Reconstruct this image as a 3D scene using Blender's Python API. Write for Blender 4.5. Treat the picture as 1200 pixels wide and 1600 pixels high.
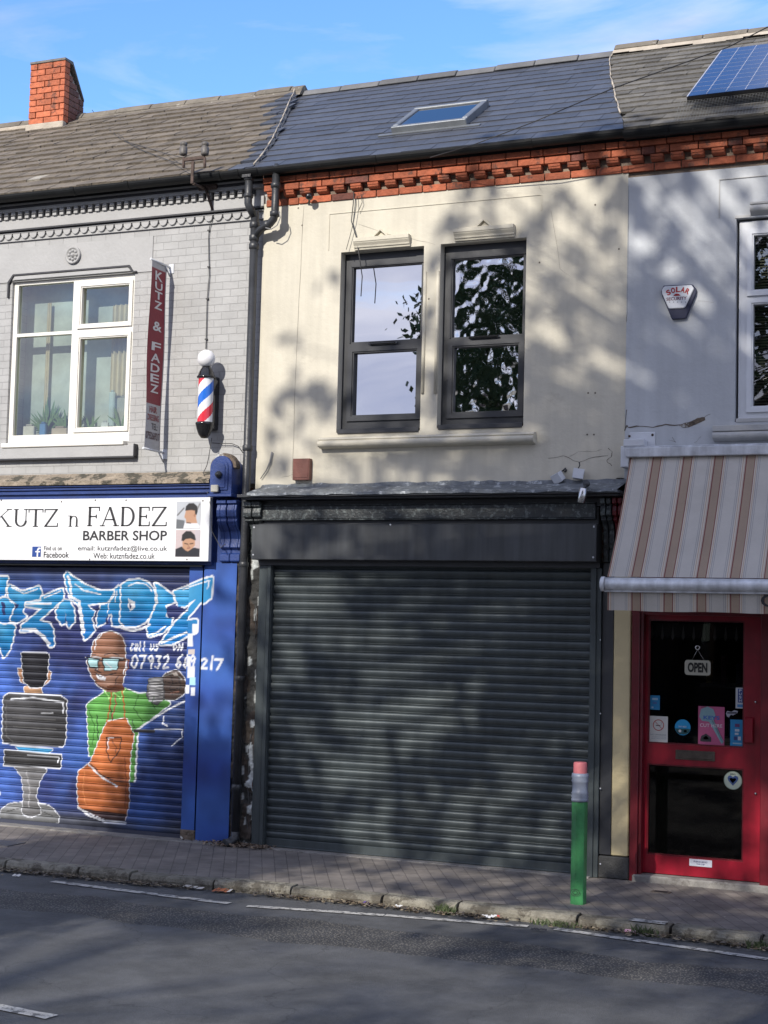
import bpy, math, random
import numpy as np
from mathutils import Vector, Matrix
random.seed(7); RNG = np.random.default_rng(7)
for o in list(bpy.data.objects): bpy.data.objects.remove(o)
SC = bpy.context.scene; COL = SC.collection
# ------------------------------------------------------------------ camera
CAMPOS = Vector((5.26770245, -12.43143557, 2.0)); FPX = 2400.0
YAW, PIT, ROL = -0.4063704, 0.07418206, 0.02508981
_f = Vector((math.sin(YAW)*math.cos(PIT), math.cos(YAW)*math.cos(PIT), math.sin(PIT)))
_r = Vector((math.cos(YAW), -math.sin(YAW), 0)); _u = _r.cross(_f)
CR = _r*math.cos(ROL)+_u*math.sin(ROL); CU = _u*math.cos(ROL)-_r*math.sin(ROL)
cam = bpy.data.cameras.new('camera'); camo = bpy.data.objects.new('camera', cam); COL.objects.link(camo)
cam.sensor_fit = 'VERTICAL'; cam.sensor_height = 36; cam.sensor_width = 27
cam.lens = FPX/1600*36; cam.clip_end = 3000; cam.clip_start = .05
M4 = Matrix.Identity(4)
for i in range(3):
    M4[i][0] = CR[i]; M4[i][1] = CU[i]; M4[i][2] = -_f[i]; M4[i][3] = CAMPOS[i]
camo.matrix_world = M4; SC.camera = camo
# ------------------------------------------------------------------ light
SUN_AZ, SUN_EL = math.radians(9), math.radians(31)      # azimuth measured left of straight-behind-the-camera
SD = Vector((-math.sin(SUN_AZ)*math.cos(SUN_EL), -math.cos(SUN_AZ)*math.cos(SUN_EL), math.sin(SUN_EL)))
sl = bpy.data.lights.new('sun', 'SUN'); sl.energy = 2.9; sl.angle = math.radians(.53); sl.color = (1, .94, .85)
so = bpy.data.objects.new('sun', sl); COL.objects.link(so); so.rotation_euler = SD.to_track_quat('Z', 'Y').to_euler()
W = bpy.data.worlds.new('World'); SC.world = W; W.use_nodes = True
nt = W.node_tree; nt.nodes.clear()
def N(t, kind, **kw):
    n = t.nodes.new(kind)
    for k, v in kw.items():
        if k.startswith('i_'): n.inputs[k[2:].replace('_', ' ')].default_value = v
        else: setattr(n, k, v)
    return n
sky = N(nt, 'ShaderNodeTexSky', sky_type='NISHITA', sun_disc=False, sun_elevation=SUN_EL,
        sun_rotation=math.atan2(SD.x, SD.y), air_density=1.0, dust_density=.15, ozone_density=4.0)
tcw = N(nt, 'ShaderNodeTexCoord'); mpw = N(nt, 'ShaderNodeMapping'); mpw.inputs['Scale'].default_value = (1.3, 2.2, 5.5)
mpw.inputs['Rotation'].default_value = (.3, .5, .2)
n1 = N(nt, 'ShaderNodeTexNoise'); n1.inputs['Scale'].default_value = 2.1; n1.inputs['Detail'].default_value = 9; n1.inputs['Roughness'].default_value = .58; n1.inputs['Distortion'].default_value = .5
sep = N(nt, 'ShaderNodeSeparateXYZ'); L = nt.links.new
L(tcw.outputs['Generated'], mpw.inputs['Vector']); L(mpw.outputs[0], n1.inputs['Vector']); L(tcw.outputs['Generated'], sep.inputs[0])
south = N(nt, 'ShaderNodeMapRange'); L(sep.outputs['Y'], south.inputs[0])
for i, v in zip((1, 2, 3, 4), (.1, -.5, 0, .33)): south.inputs[i].default_value = v
add = N(nt, 'ShaderNodeMath', operation='ADD'); L(n1.outputs['Fac'], add.inputs[0]); L(south.outputs[0], add.inputs[1])
mrw = N(nt, 'ShaderNodeMapRange'); L(add.outputs[0], mrw.inputs[0])
for i, v in zip((1, 2, 3, 4), (.45, .80, 0, .95)): mrw.inputs[i].default_value = v
mixw = N(nt, 'ShaderNodeMixRGB'); tint = N(nt, 'ShaderNodeMixRGB', blend_type='MULTIPLY'); tint.inputs[0].default_value = 1; tint.inputs[2].default_value = (.70, .87, 1.03, 1); L(sky.outputs[0], tint.inputs[1]); L(mrw.outputs[0], mixw.inputs[0]); L(tint.outputs[0], mixw.inputs[1]); 
n7 = N(nt, 'ShaderNodeTexNoise'); n7.inputs['Scale'].default_value = 3.4; n7.inputs['Detail'].default_value = 6; n7.inputs['Distortion'].default_value = .8; L(mpw.outputs[0], n7.inputs['Vector'])
cw = N(nt, 'ShaderNodeMixRGB'); m7 = N(nt, 'ShaderNodeMapRange'); L(n7.outputs['Fac'], m7.inputs[0]); m7.inputs[1].default_value = .35; m7.inputs[2].default_value = .65; L(m7.outputs[0], cw.inputs[0])
cw.inputs[1].default_value = (2.3, 2.45, 3.5, 1); cw.inputs[2].default_value = (4.3, 4.3, 5.0, 1); L(cw.outputs[0], mixw.inputs[2])
bg = N(nt, 'ShaderNodeBackground'); bg.inputs[1].default_value = .15; L(mixw.outputs[0], bg.inputs[0])
ow = N(nt, 'ShaderNodeOutputWorld'); L(bg.outputs[0], ow.inputs[0])
SC.view_settings.view_transform = 'Standard'; SC.view_settings.look = 'None'
SC.view_settings.exposure = 0.82; SC.view_settings.gamma = 1
SC.render.resolution_x = 768; SC.render.resolution_y = 1024
SC.cycles.max_bounces = 8; SC.cycles.transparent_max_bounces = 12
# ------------------------------------------------------------------ helpers
def ray(px, py): return CR*((px-600)/FPX)-CU*((py-800)/FPX)+_f
def at(px, py, Y=0.0):
    d = ray(px, py); return CAMPOS+d*((Y-CAMPOS.y)/d.y)
def gr(px, py, z=0.0):
    d = ray(px, py); return CAMPOS+d*((z-CAMPOS.z)/d.z)
def X(px, py, Y=0.0): return at(px, py, Y).x
def Z(px, py, Y=0.0): return at(px, py, Y).z
def S(r, g, b): return tuple(((c/255)/12.92 if c/255 <= .04045 else ((c/255+.055)/1.055)**2.4) for c in (r, g, b))
OFF = {}
class MB:
    def __init__(s): s.v = []; s.f = []; s.c = []; s.m = []; s.sm = []
    def add(s, vs, fs, col=(1, 1, 1), m=0, smooth=False):
        b = len(s.v); s.v += [tuple(v) for v in vs]
        for f in fs:
            s.f.append(tuple(b+i for i in f)); s.c.append(col); s.m.append(m); s.sm.append(smooth)
    def box(s, x0, x1, y0, y1, z0, z1, col=(1, 1, 1), m=0):
        s.add([(x0,y0,z0),(x1,y0,z0),(x1,y1,z0),(x0,y1,z0),(x0,y0,z1),(x1,y0,z1),(x1,y1,z1),(x0,y1,z1)],
              [(0,1,5,4),(1,2,6,5),(2,3,7,6),(3,0,4,7),(4,5,6,7),(3,2,1,0)], col, m); return s
    def hexa(s, p, col=(1,1,1), m=0):
        s.add(p, [(0,1,5,4),(1,2,6,5),(2,3,7,6),(3,0,4,7),(4,5,6,7),(3,2,1,0)], col, m); return s
    def pris(s, out, fn, a, b, col=(1,1,1), m=0, smooth=False):   # outline extruded; fn(u,v,t)->xyz
        n = len(out); vs = [fn(u, v, a) for u, v in out]+[fn(u, v, b) for u, v in out]
        s.add(vs, [tuple(range(n)), tuple(range(2*n-1, n-1, -1))], col, m)
        b0 = len(s.v)-2*n
        for i in range(n):
            j = (i+1) % n; s.f.append((b0+i, b0+n+i, b0+n+j, b0+j)); s.c.append(col); s.m.append(m); s.sm.append(smooth)
        return s
    def py(s, out, y0, y1, col=(1,1,1), m=0): return s.pris(out, lambda u, v, t: (u, t, v), y0, y1, col, m)
    def px(s, prof, x0, x1, col=(1,1,1), m=0): return s.pris(prof, lambda u, v, t: (t, u, v), x0, x1, col, m)
    def pz(s, out, z0, z1, col=(1,1,1), m=0): return s.pris(out, lambda u, v, t: (u, v, t), z0, z1, col, m)
    def tube(s, pts, r, n=10, col=(1,1,1), m=0, closed=True):
        pts = [Vector(p) for p in pts]; rs = r if isinstance(r, (list, tuple)) else [r]*len(pts)
        vs = []; up = None
        for i, p in enumerate(pts):
            d = (pts[min(i+1, len(pts)-1)]-pts[max(i-1, 0)]).normalized()
            if up is None: up = Vector((0,0,1)) if abs(d.z) < .9 else Vector((0,1,0))
            a = d.cross(up).normalized(); b = d.cross(a).normalized(); up = -b if (-b).dot(up) > 0 else b
            for k in range(n):
                t = 2*math.pi*k/n; vs.append(p+a*math.cos(t)*rs[i]+b*math.sin(t)*rs[i])
        fs = [(i*n+k, i*n+(k+1) % n, (i+1)*n+(k+1) % n, (i+1)*n+k) for i in range(len(pts)-1) for k in range(n)]
        s.add(vs, fs, col, m, True)
        if closed:
            b = len(s.v)-len(vs); q = len(vs)-n
            for f in (tuple(b+i for i in range(n-1, -1, -1)), tuple(b+q+i for i in range(n))):
                s.f.append(f); s.c.append(col); s.m.append(m); s.sm.append(False)
        return s
    def lathe(s, prof, c, n=24, col=(1,1,1), m=0, ax=(0,0,1), smooth=True, cf=None):
        ax = Vector(ax).normalized(); a = ax.orthogonal().normalized(); b = ax.cross(a); c = Vector(c)
        vs = [c+ax*h+(a*math.cos(2*math.pi*k/n)+b*math.sin(2*math.pi*k/n))*max(r, 1e-4) for r, h in prof for k in range(n)]
        b0 = len(s.v); s.v += [tuple(v) for v in vs]
        for i in range(len(prof)-1):
            for k in range(n):
                s.f.append((b0+i*n+k, b0+i*n+(k+1) % n, b0+(i+1)*n+(k+1) % n, b0+(i+1)*n+k))
                s.c.append(cf(i, k) if cf else col); s.m.append(m); s.sm.append(smooth)
        return s
    def text(s, txt, fit, fn, col=(0,0,0), m=0, bold=0.0, ext=.004, shear=0):
        """fit=(u0,u1,v0,v1) box; fn(u,v,t)->xyz"""
        cu = bpy.data.curves.new('t', 'FONT'); cu.body = txt; cu.offset = bold; cu.shear = shear; cu.resolution_u = 3
        ob = bpy.data.objects.new('t', cu); me = bpy.data.meshes.new_from_object(ob)
        P = np.array([v.co[:] for v in me.vertices]); u0, u1, v0, v1 = fit
        lo = P.min(0); hi = P.max(0)
        vs = [fn(u0+(p[0]-lo[0])/(hi[0]-lo[0])*(u1-u0), v0+(p[1]-lo[1])/(hi[1]-lo[1])*(v1-v0), ext) for p in P]
        s.add(vs, [tuple(p.vertices) for p in me.polygons], col, m)
        bpy.data.objects.remove(ob); bpy.data.meshes.remove(me); bpy.data.curves.remove(cu); return s
    def build(s, name, mats, parent=None, bevel=0, seg=1):
        if not isinstance(mats, (list, tuple)): mats = [mats]
        off = OFF.get(parent.name, Vector()) if parent else Vector()
        me = bpy.data.meshes.new(name)
        me.from_pydata([(a-off.x, b-off.y, c-off.z) for a, b, c in s.v], [], s.f)
        for mt in mats: me.materials.append(mt)
        me.polygons.foreach_set('material_index', s.m); me.polygons.foreach_set('use_smooth', s.sm)
        ca = me.color_attributes.new('Col', 'FLOAT_COLOR', 'CORNER'); arr = []
        for p, c in zip(me.polygons, s.c): arr += [c[0], c[1], c[2], 1]*p.loop_total
        ca.data.foreach_set('color', arr); me.update()
        o = bpy.data.objects.new(name, me); COL.objects.link(o)
        if parent: o.parent = parent
        OFF[o.name] = off
        if bevel:
            b = o.modifiers.new('bevel', 'BEVEL'); b.width = bevel; b.segments = seg; b.limit_method = 'ANGLE'; b.angle_limit = .6; b.harden_normals = False
        return o
def tag(o, label=None, cat=None, group=None, kind=None):
    if label: o['label'] = label
    if cat: o['category'] = cat
    if group: o['group'] = group
    if kind: o['kind'] = kind
    return o
def empty(name, loc, label, cat, group=None):
    o = bpy.data.objects.new(name, None); COL.objects.link(o); o.location = loc; o.empty_display_size = .2
    OFF[o.name] = Vector(loc); return tag(o, label, cat, group)
# ------------------------------------------------------------------ materials
def pm(name, col=(1,1,1), rough=.6, metal=0, var=.15, scale=5, bump=.15, bscale=60, use=False, spec=.5, streak=0, dirt=None, coat=0, bdist=.01, fine=0):
    m = bpy.data.materials.new(name); m.use_nodes = True; t = m.node_tree; t.nodes.clear(); l = t.links.new
    b = N(t, 'ShaderNodeBsdfPrincipled'); o = N(t, 'ShaderNodeOutputMaterial'); l(b.outputs[0], o.inputs[0])
    tc = N(t, 'ShaderNodeTexCoord')
    b.inputs['Roughness'].default_value = rough; b.inputs['Metallic'].default_value = metal
    b.inputs['Specular IOR Level'].default_value = spec; b.inputs['Coat Weight'].default_value = coat
    n = N(t, 'ShaderNodeTexNoise'); n.inputs['Scale'].default_value = scale; n.inputs['Detail'].default_value = 7; n.inputs['Roughness'].default_value = .62
    l(tc.outputs['Object'], n.inputs['Vector'])
    mr = N(t, 'ShaderNodeMapRange'); l(n.outputs['Fac'], mr.inputs[0])
    for i, v in zip((1,2,3,4), (.3, .7, 1-var, 1+var)): mr.inputs[i].default_value = v
    mul = N(t, 'ShaderNodeMixRGB', blend_type='MULTIPLY'); mul.inputs[0].default_value = 1
    if use:
        a = N(t, 'ShaderNodeVertexColor', layer_name='Col'); l(a.outputs[0], mul.inputs[1])
        if col != (1,1,1):
            m0 = N(t, 'ShaderNodeMixRGB', blend_type='MULTIPLY'); m0.inputs[0].default_value = 1; m0.inputs[2].default_value = (*col, 1)
            l(a.outputs[0], m0.inputs[1]); l(m0.outputs[0], mul.inputs[1])
    else: mul.inputs[1].default_value = (*col, 1)
    l(mr.outputs[0], mul.inputs[2]); out = mul
    if streak:
        mp = N(t, 'ShaderNodeMapping'); mp.inputs['Scale'].default_value = (14, 14, .9); l(tc.outputs['Object'], mp.inputs[0])
        n2 = N(t, 'ShaderNodeTexNoise'); n2.inputs['Scale'].default_value = 1; n2.inputs['Detail'].default_value = 5; l(mp.outputs[0], n2.inputs[0])
        m2 = N(t, 'ShaderNodeMapRange'); l(n2.outputs['Fac'], m2.inputs[0])
        for i, v in zip((1,2,3,4), (.35, .68, 1-streak, 1+streak*.35)): m2.inputs[i].default_value = v
        x = N(t, 'ShaderNodeMixRGB', blend_type='MULTIPLY'); x.inputs[0].default_value = 1; l(out.outputs[0], x.inputs[1]); l(m2.outputs[0], x.inputs[2]); out = x
    if dirt:      # (colour, threshold, scale, amount)
        n3 = N(t, 'ShaderNodeTexNoise'); n3.inputs['Scale'].default_value = dirt[2]; n3.inputs['Detail'].default_value = 9; n3.inputs['Roughness'].default_value = .7
        l(tc.outputs['Object'], n3.inputs[0]); m3 = N(t, 'ShaderNodeMapRange'); l(n3.outputs['Fac'], m3.inputs[0])
        for i, v in zip((1,2,3,4), (dirt[1], dirt[1]+.06, 0, dirt[3])): m3.inputs[i].default_value = v
        x = N(t, 'ShaderNodeMixRGB'); l(m3.outputs[0], x.inputs[0]); l(out.outputs[0], x.inputs[1]); x.inputs[2].default_value = (*dirt[0], 1); out = x
    if fine:
        n4 = N(t, 'ShaderNodeTexNoise'); n4.inputs['Scale'].default_value = 240; n4.inputs['Detail'].default_value = 2; l(tc.outputs['Object'], n4.inputs[0])
        m4 = N(t, 'ShaderNodeMapRange'); l(n4.outputs['Fac'], m4.inputs[0])
        for i, v in zip((1,2,3,4), (.3, .7, 1-fine, 1+fine)): m4.inputs[i].default_value = v
        x = N(t, 'ShaderNodeMixRGB', blend_type='MULTIPLY'); x.inputs[0].default_value = 1; l(out.outputs[0], x.inputs[1]); l(m4.outputs[0], x.inputs[2]); out = x
    l(out.outputs[0], b.inputs['Base Color'])
    if bump:
        n5 = N(t, 'ShaderNodeTexNoise'); n5.inputs['Scale'].default_value = bscale; n5.inputs['Detail'].default_value = 5; l(tc.outputs['Object'], n5.inputs[0])
        bp = N(t, 'ShaderNodeBump'); bp.inputs['Strength'].default_value = bump; bp.inputs['Distance'].default_value = bdist; l(n5.outputs['Fac'], bp.inputs['Height']); l(bp.outputs[0], b.inputs['Normal'])
    m['tree'] = 0; return m
def brick_mat(name, c1, c2, mortar, bw, bh, ms=.008, rough=.7, bump=.5, var=.12, off=.5, rot=0, plane='xz'):
    m = bpy.data.materials.new(name); m.use_nodes = True; t = m.node_tree; t.nodes.clear(); l = t.links.new
    b = N(t, 'ShaderNodeBsdfPrincipled'); o = N(t, 'ShaderNodeOutputMaterial'); l(b.outputs[0], o.inputs[0]); b.inputs['Roughness'].default_value = rough
    tc = N(t, 'ShaderNodeTexCoord'); sp = N(t, 'ShaderNodeSeparateXYZ'); l(tc.outputs['Object'], sp.inputs[0]); cb = N(t, 'ShaderNodeCombineXYZ')
    l(sp.outputs['XYZ'.index(plane[0].upper())], cb.inputs[0]); l(sp.outputs['XYZ'.index(plane[1].upper())], cb.inputs[1])
    nz = N(t, 'ShaderNodeTexNoise'); nz.inputs['Scale'].default_value = 9; l(cb.outputs[0], nz.inputs[0])
    vm = N(t, 'ShaderNodeVectorMath', operation='MULTIPLY_ADD'); l(nz.outputs['Color'], vm.inputs[0]); vm.inputs[1].default_value = (.012, .008, 0); l(cb.outputs[0], vm.inputs[2])
    mp = N(t, 'ShaderNodeMapping'); mp.inputs['Rotation'].default_value = (0, 0, rot); l(vm.outputs[0], mp.inputs[0])
    bt = N(t, 'ShaderNodeTexBrick'); bt.offset = off; l(mp.outputs[0], bt.inputs['Vector'])
    for k, v in (('Color1', (*c1, 1)), ('Color2', (*c2, 1)), ('Mortar', (*mortar, 1)), ('Scale', 1), ('Mortar Size', ms), ('Mortar Smooth', .3), ('Bias', 0), ('Brick Width', bw), ('Row Height', bh)): bt.inputs[k].default_value = v
    n = N(t, 'ShaderNodeTexNoise'); n.inputs['Scale'].default_value = 3.5; n.inputs['Detail'].default_value = 8; n.inputs['Roughness'].default_value = .65; l(tc.outputs['Object'], n.inputs[0])
    mr = N(t, 'ShaderNodeMapRange'); l(n.outputs['Fac'], mr.inputs[0])
    for i, v in zip((1,2,3,4), (.3, .7, 1-var, 1+var)): mr.inputs[i].default_value = v
    mu = N(t, 'ShaderNodeMixRGB', blend_type='MULTIPLY'); mu.inputs[0].default_value = 1; l(bt.outputs['Color'], mu.inputs[1]); l(mr.outputs[0], mu.inputs[2])
    l(mu.outputs[0], b.inputs['Base Color'])
    ml = N(t, 'ShaderNodeMath', operation='MULTIPLY_ADD'); l(bt.outputs['Fac'], ml.inputs[0]); ml.inputs[1].default_value = -1
    n5 = N(t, 'ShaderNodeTexNoise'); n5.inputs['Scale'].default_value = 45; n5.inputs['Detail'].default_value = 4; l(tc.outputs['Object'], n5.inputs[0])
    n6 = N(t, 'ShaderNodeMath', operation='MULTIPLY'); l(n5.outputs['Fac'], n6.inputs[0]); n6.inputs[1].default_value = .35; l(n6.outputs[0], ml.inputs[2])
    bp = N(t, 'ShaderNodeBump'); bp.inputs['Strength'].default_value = bump; bp.inputs['Distance'].default_value = .01; l(ml.outputs[0], bp.inputs['Height']); l(bp.outputs[0], b.inputs['Normal'])
    return m
def glass_mat(name, tint=(.8,.9,.88), refl=.25, rough=.01, wob=.0, wscale=3, ior=1.5):
    m = bpy.data.materials.new(name); m.use_nodes = True; t = m.node_tree; t.nodes.clear(); l = t.links.new
    g = N(t, 'ShaderNodeBsdfGlossy'); g.inputs['Roughness'].default_value = rough; tr = N(t, 'ShaderNodeBsdfTransparent'); tr.inputs[0].default_value = (*tint, 1)
    fr = N(t, 'ShaderNodeFresnel'); fr.inputs[0].default_value = ior; mr = N(t, 'ShaderNodeMapRange'); l(fr.outputs[0], mr.inputs[0]); mr.inputs[3].default_value = refl; mr.inputs[4].default_value = 1
    mx = N(t, 'ShaderNodeMixShader'); l(mr.outputs[0], mx.inputs[0]); l(tr.outputs[0], mx.inputs[1]); l(g.outputs[0], mx.inputs[2])
    o = N(t, 'ShaderNodeOutputMaterial'); l(mx.outputs[0], o.inputs[0])
    if wob:
        tc = N(t, 'ShaderNodeTexCoord'); n = N(t, 'ShaderNodeTexNoise'); n.inputs['Scale'].default_value = wscale; n.inputs['Detail'].default_value = 1; l(tc.outputs['Object'], n.inputs[0])
        bp = N(t, 'ShaderNodeBump'); bp.inputs['Strength'].default_value = 1; bp.inputs['Distance'].default_value = wob; l(n.outputs['Fac'], bp.inputs['Height']); l(bp.outputs[0], g.inputs['Normal'])
    return m
CREAM = (.565, .53, .435)
M = dict(
 cream=pm('cream_render', CREAM, .75, streak=.07, var=.07, scale=1.6, bump=.5, bscale=26, bdist=.006, dirt=((.42,.38,.31), .64, 2.2, .45), fine=.03),
 creamtrim=pm('cream_trim', (.54,.505,.41), .65, var=.08, bump=.25),
 greyr=pm('grey_render', (.47,.49,.51), .75, streak=.06, var=.06, scale=1.6, bump=.5, bscale=24, bdist=.006, dirt=((.30,.30,.30), .66, 2.4, .35), fine=.03),
 greytrim=pm('grey_trim', (.43,.43,.42), .7, var=.15, bump=.3),
 gbrick=brick_mat('painted_grey_brick', (.375,.375,.37), (.34,.34,.335), (.28,.28,.275), .165, .071, .003, .55, .6, .12),
 gpaint=pm('painted_grey_render', (.37,.37,.367), .6, var=.08, scale=3, bump=.3, bscale=30, dirt=((.3,.29,.27), .66, 4, .4)),
 gblack=pm('black_line_paint', (.03,.03,.035), .5, var=.2),
 redbrick=pm('red_brick', (1,1,1), .8, var=.28, scale=14, bump=1, bscale=40, use=True, dirt=((.075,.04,.03), .56, 8, .75)),
 mortar=pm('mortar', (.22,.17,.13), .9, var=.3, bump=.6),
 slate=pm('new_slate', (1,1,1), .42, var=.16, scale=9, bump=.25, bscale=90, use=True, spec=.6),
 oldtile=pm('old_tile', (1,1,1), .85, var=.25, scale=9, bump=.8, bscale=60, use=True, dirt=((.42,.40,.35), .645, 26, .8)),
 mort_white=pm('lime_mortar', (.42,.37,.30), .9, var=.2, bump=.8, bscale=40),
 lead=pm('lead_flashing', (.13,.145,.16), .55, .15, var=.35, scale=18, bump=.8, bscale=16, dirt=((.45,.48,.50), .55, 13, .75), bdist=.02),
 black=pm('black_gutter_plastic', (.010,.011,.012), .5, spec=.25, var=.3, bump=.1, dirt=((.07,.07,.065), .62, 9, .5)),
 pipe=pm('black_cast_pipe', (.03,.032,.036), .42, var=.35, bump=.25, dirt=((.35,.34,.32), .70, 16, .7)),
 anth=pm('anthracite_frame', (.035,.037,.042), .38, var=.1, bump=.03),
 shut=pm('dark_grey_shutter', (.062,.076,.080), .40, .25, var=.14, scale=3, bump=.03, streak=.12, fine=.04, dirt=((.12,.115,.10), .66, 3.5, .25)),
 shutbox=pm('dark_grey_shutter_box', (.058,.063,.068), .45, .1, var=.10, scale=2.5, bump=.05, bscale=8, streak=.30),
 dwood=pm('dark_painted_timber', (.032,.038,.041), .45, var=.35, scale=18, bump=.5, dirt=((.17,.20,.20), .53, 22, .65)),
 rough=pm('peeling_render', (.13,.10,.075), .95, var=.4, scale=20, bump=1, bscale=30, dirt=((.55,.56,.54), .58, 9, .9), bdist=.03),
 white=pm('white_upvc', (.78,.76,.70), .35, var=.05, bump=.03, dirt=((.5,.42,.32), .68, 8, .3)),
 whiter=pm('white_upvc_cool', (.68,.70,.73), .4, var=.05, bump=.03, dirt=((.4,.38,.36), .68, 8, .3)),
 blue=pm('blue_timber', (.020,.045,.17), .42, var=.25, bump=.25),
 mural=pm('painted_shutter', (1,1,1), .42, 0, var=.10, scale=4, bump=.02, use=True),
 signw=pm('white_sign_board', (.74,.75,.76), .35, var=.03, scale=2, bump=.02, dirt=((.55,.54,.5), .68, 3, .25)),
 print=pm('printed_colour', (1,1,1), .4, var=.03, bump=0, use=True),
 vinyl=pm('banner_cloth', (1,1,1), .5, var=.12, scale=6, bump=.25, bscale=9, use=True, bdist=.02),
 ink=pm('black_lettering', (.02,.02,.022), .5, var=.05, bump=0),
 chrome=pm('polished_steel', (.55,.55,.55), .25, 1, var=.1, bump=.05),
 alu=pm('weathered_aluminium', (.62,.64,.67), .38, .25, var=.18, scale=9, bump=.12, bscale=25, streak=.25, dirt=((.28,.24,.2), .68, 12, .5)),
 galv=pm('white_coated_steel', (.6,.62,.65), .4, var=.08, bump=.05),
 globe=pm('opal_globe', (.78,.78,.80), .12, var=.02, bump=0, spec=.6),
 gloss=pm('gloss_black', (.012,.012,.013), .12, var=.05, bump=0, spec=.7),
 tubegl=pm('striped_cylinder', (1,1,1), .12, var=.03, bump=0, use=True, spec=.6),
 rust=pm('rusty_iron', (.075,.05,.04), .8, var=.4, scale=20, bump=.6),
 ceram=pm('stoneware_insulator', (.12,.11,.10), .5, var=.3, scale=20, bump=.3),
 cable=pm('grey_cable', (.05,.05,.05), .6, var=.2, bump=0),
 wire=pm('pale_cable', (.22,.22,.22), .6, var=.2, bump=0),
 awn=pm('awning_canvas', (1,1,1), .85, var=.09, scale=2.2, bump=.3, bscale=7, use=True, bdist=.03, dirt=((.25,.22,.2), .66, 1.6, .30), fine=.05),
 yellow=pm('pale_yellow_paint', (.56,.47,.27), .6, var=.06, scale=5, bump=.35, bscale=30, dirt=((.2,.17,.12), .72, 16, .7)),
 plinth=pm('concrete_plinth', (.05,.05,.048), .85, var=.35, scale=12, bump=.7),
 conc=pm('worn_concrete', (.21,.20,.185), .9, var=.3, scale=7, bump=.6, dirt=((.10,.09,.08), .55, 6, .6), fine=.15),
 red=pm('gloss_red_paint', (.24,.005,.018), .30, var=.22, streak=.15, bump=.08, bscale=20, spec=.5),
 redd=pm('dark_red_paint', (.125,.005,.012), .36, var=.25, streak=.2, bump=.1, bscale=20),
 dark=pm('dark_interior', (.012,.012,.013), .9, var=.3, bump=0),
 interior=pm('interior_fitting', (.10,.09,.08), .7, var=.4, bump=0),
 greenp=pm('green_gloss_bollard', (.045,.225,.075), .42, var=.20, scale=12, bump=.25, streak=.30, dirt=((.10,.13,.09), .62, 13, .6)),
 silver=pm('grey_ferrule', (.20,.225,.285), .45, .1, var=.15, bump=.1),
 pink=pm('faded_red_top', (.46,.13,.14), .6, var=.15, scale=12, bump=.2),
 rustbox=pm('brown_metal_box', (.13,.045,.032), .5, var=.25, scale=9, bump=.2),
 curtain=pm('cream_curtain', (.62,.56,.38), .85, var=.15, bump=0),
 nettile=pm('room_backing', (.50,.57,.51), .8, var=.25, scale=3, bump=0),
 leafm=pm('houseplant_leaf', (.12,.22,.07), .6, var=.3, bump=0),
 blind=pm('slatted_blind', (.26,.25,.20), .7, var=.2, bump=0),
 solar=pm('solar_cell', (.012,.03,.11), .12, .2, var=.12, scale=3, bump=0, spec=.8, coat=.6),
 gline=pm('panel_grid_line', (.38,.41,.5), .4, var=.05, bump=0),
 mesh=pm('wire_netting', (.20,.20,.19), .5, .3, var=.2, bump=0),
 flash=pm('zinc_flashing', (.20,.215,.23), .45, .4, var=.15, bump=.1),
 paintw=pm('worn_road_paint', (.44,.43,.40), .75, var=.2, scale=15, bump=.3, dirt=((.08,.08,.08), .50, 16, .9)),
 litter=pm('litter', (1,1,1), .6, var=.2, bump=.2, use=True),
 weed=pm('weed_leaf', (.05,.07,.025), .7, var=.4, scale=30, bump=0),
 bark=pm('bark', (.07,.055,.04), .9, var=.3, scale=8, bump=.8, bscale=20, bdist=.03),
 leaf=pm('tree_leaf', (.055,.075,.022), .55, var=.35, scale=3, bump=0),
 brickfar=brick_mat('far_brick', (.19,.09,.06), (.15,.07,.05), (.2,.18,.16), .22, .075, .01),
)
M['velglass'] = glass_mat('rooflight_glass', (.03,.04,.06), .45)
M['mirror'] = glass_mat('new_window_glass', (.02,.02,.022), .72, wob=.0006, wscale=2.5)
M['mirror2'] = glass_mat('rippled_window_glass', (.02,.02,.022), .72, wob=.012, wscale=7)
M['pane'] = glass_mat('window_glass', (.74,.78,.75), .17, wob=.0005)
M['doorglass'] = glass_mat('door_glass', (.45,.45,.45), .0, ior=1.28)
# ------------------------------------------------------------------ paint engine (vertex colours on a grid)
def inpoly(P, poly):
    x, y = P[:, 0], P[:, 1]; r = np.zeros(len(P), bool); n = len(poly)
    for i in range(n):
        x1, y1 = poly[i]; x2, y2 = poly[(i+1) % n]
        if y1 == y2: continue
        c = ((y1 > y) != (y2 > y)) & (x < (x2-x1)*(y-y1)/(y2-y1)+x1); r ^= c
    return r
def dline(P, pts):
    d = np.full(len(P), 1e9)
    for (x1, y1), (x2, y2) in zip(pts[:-1], pts[1:]):
        vx, vy = x2-x1, y2-y1; q = vx*vx+vy*vy+1e-12
        t = np.clip(((P[:, 0]-x1)*vx+(P[:, 1]-y1)*vy)/q, 0, 1)
        d = np.minimum(d, (P[:, 0]-x1-t*vx)**2+(P[:, 1]-y1-t*vy)**2)
    return np.sqrt(d)
def chaikin(pts, closed=True, r=.22, it=2):
    for _ in range(it):
        q = []; n = len(pts)
        if not closed: q.append(pts[0])
        for i in range(n if closed else n-1):
            (x1, y1), (x2, y2) = pts[i], pts[(i+1) % n]; q += [(x1+(x2-x1)*r, y1+(y2-y1)*r), (x2+(x1-x2)*r, y2+(y1-y2)*r)]
        if not closed: q.append(pts[-1])
        pts = q
    return pts
SOFT = .0035
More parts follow.
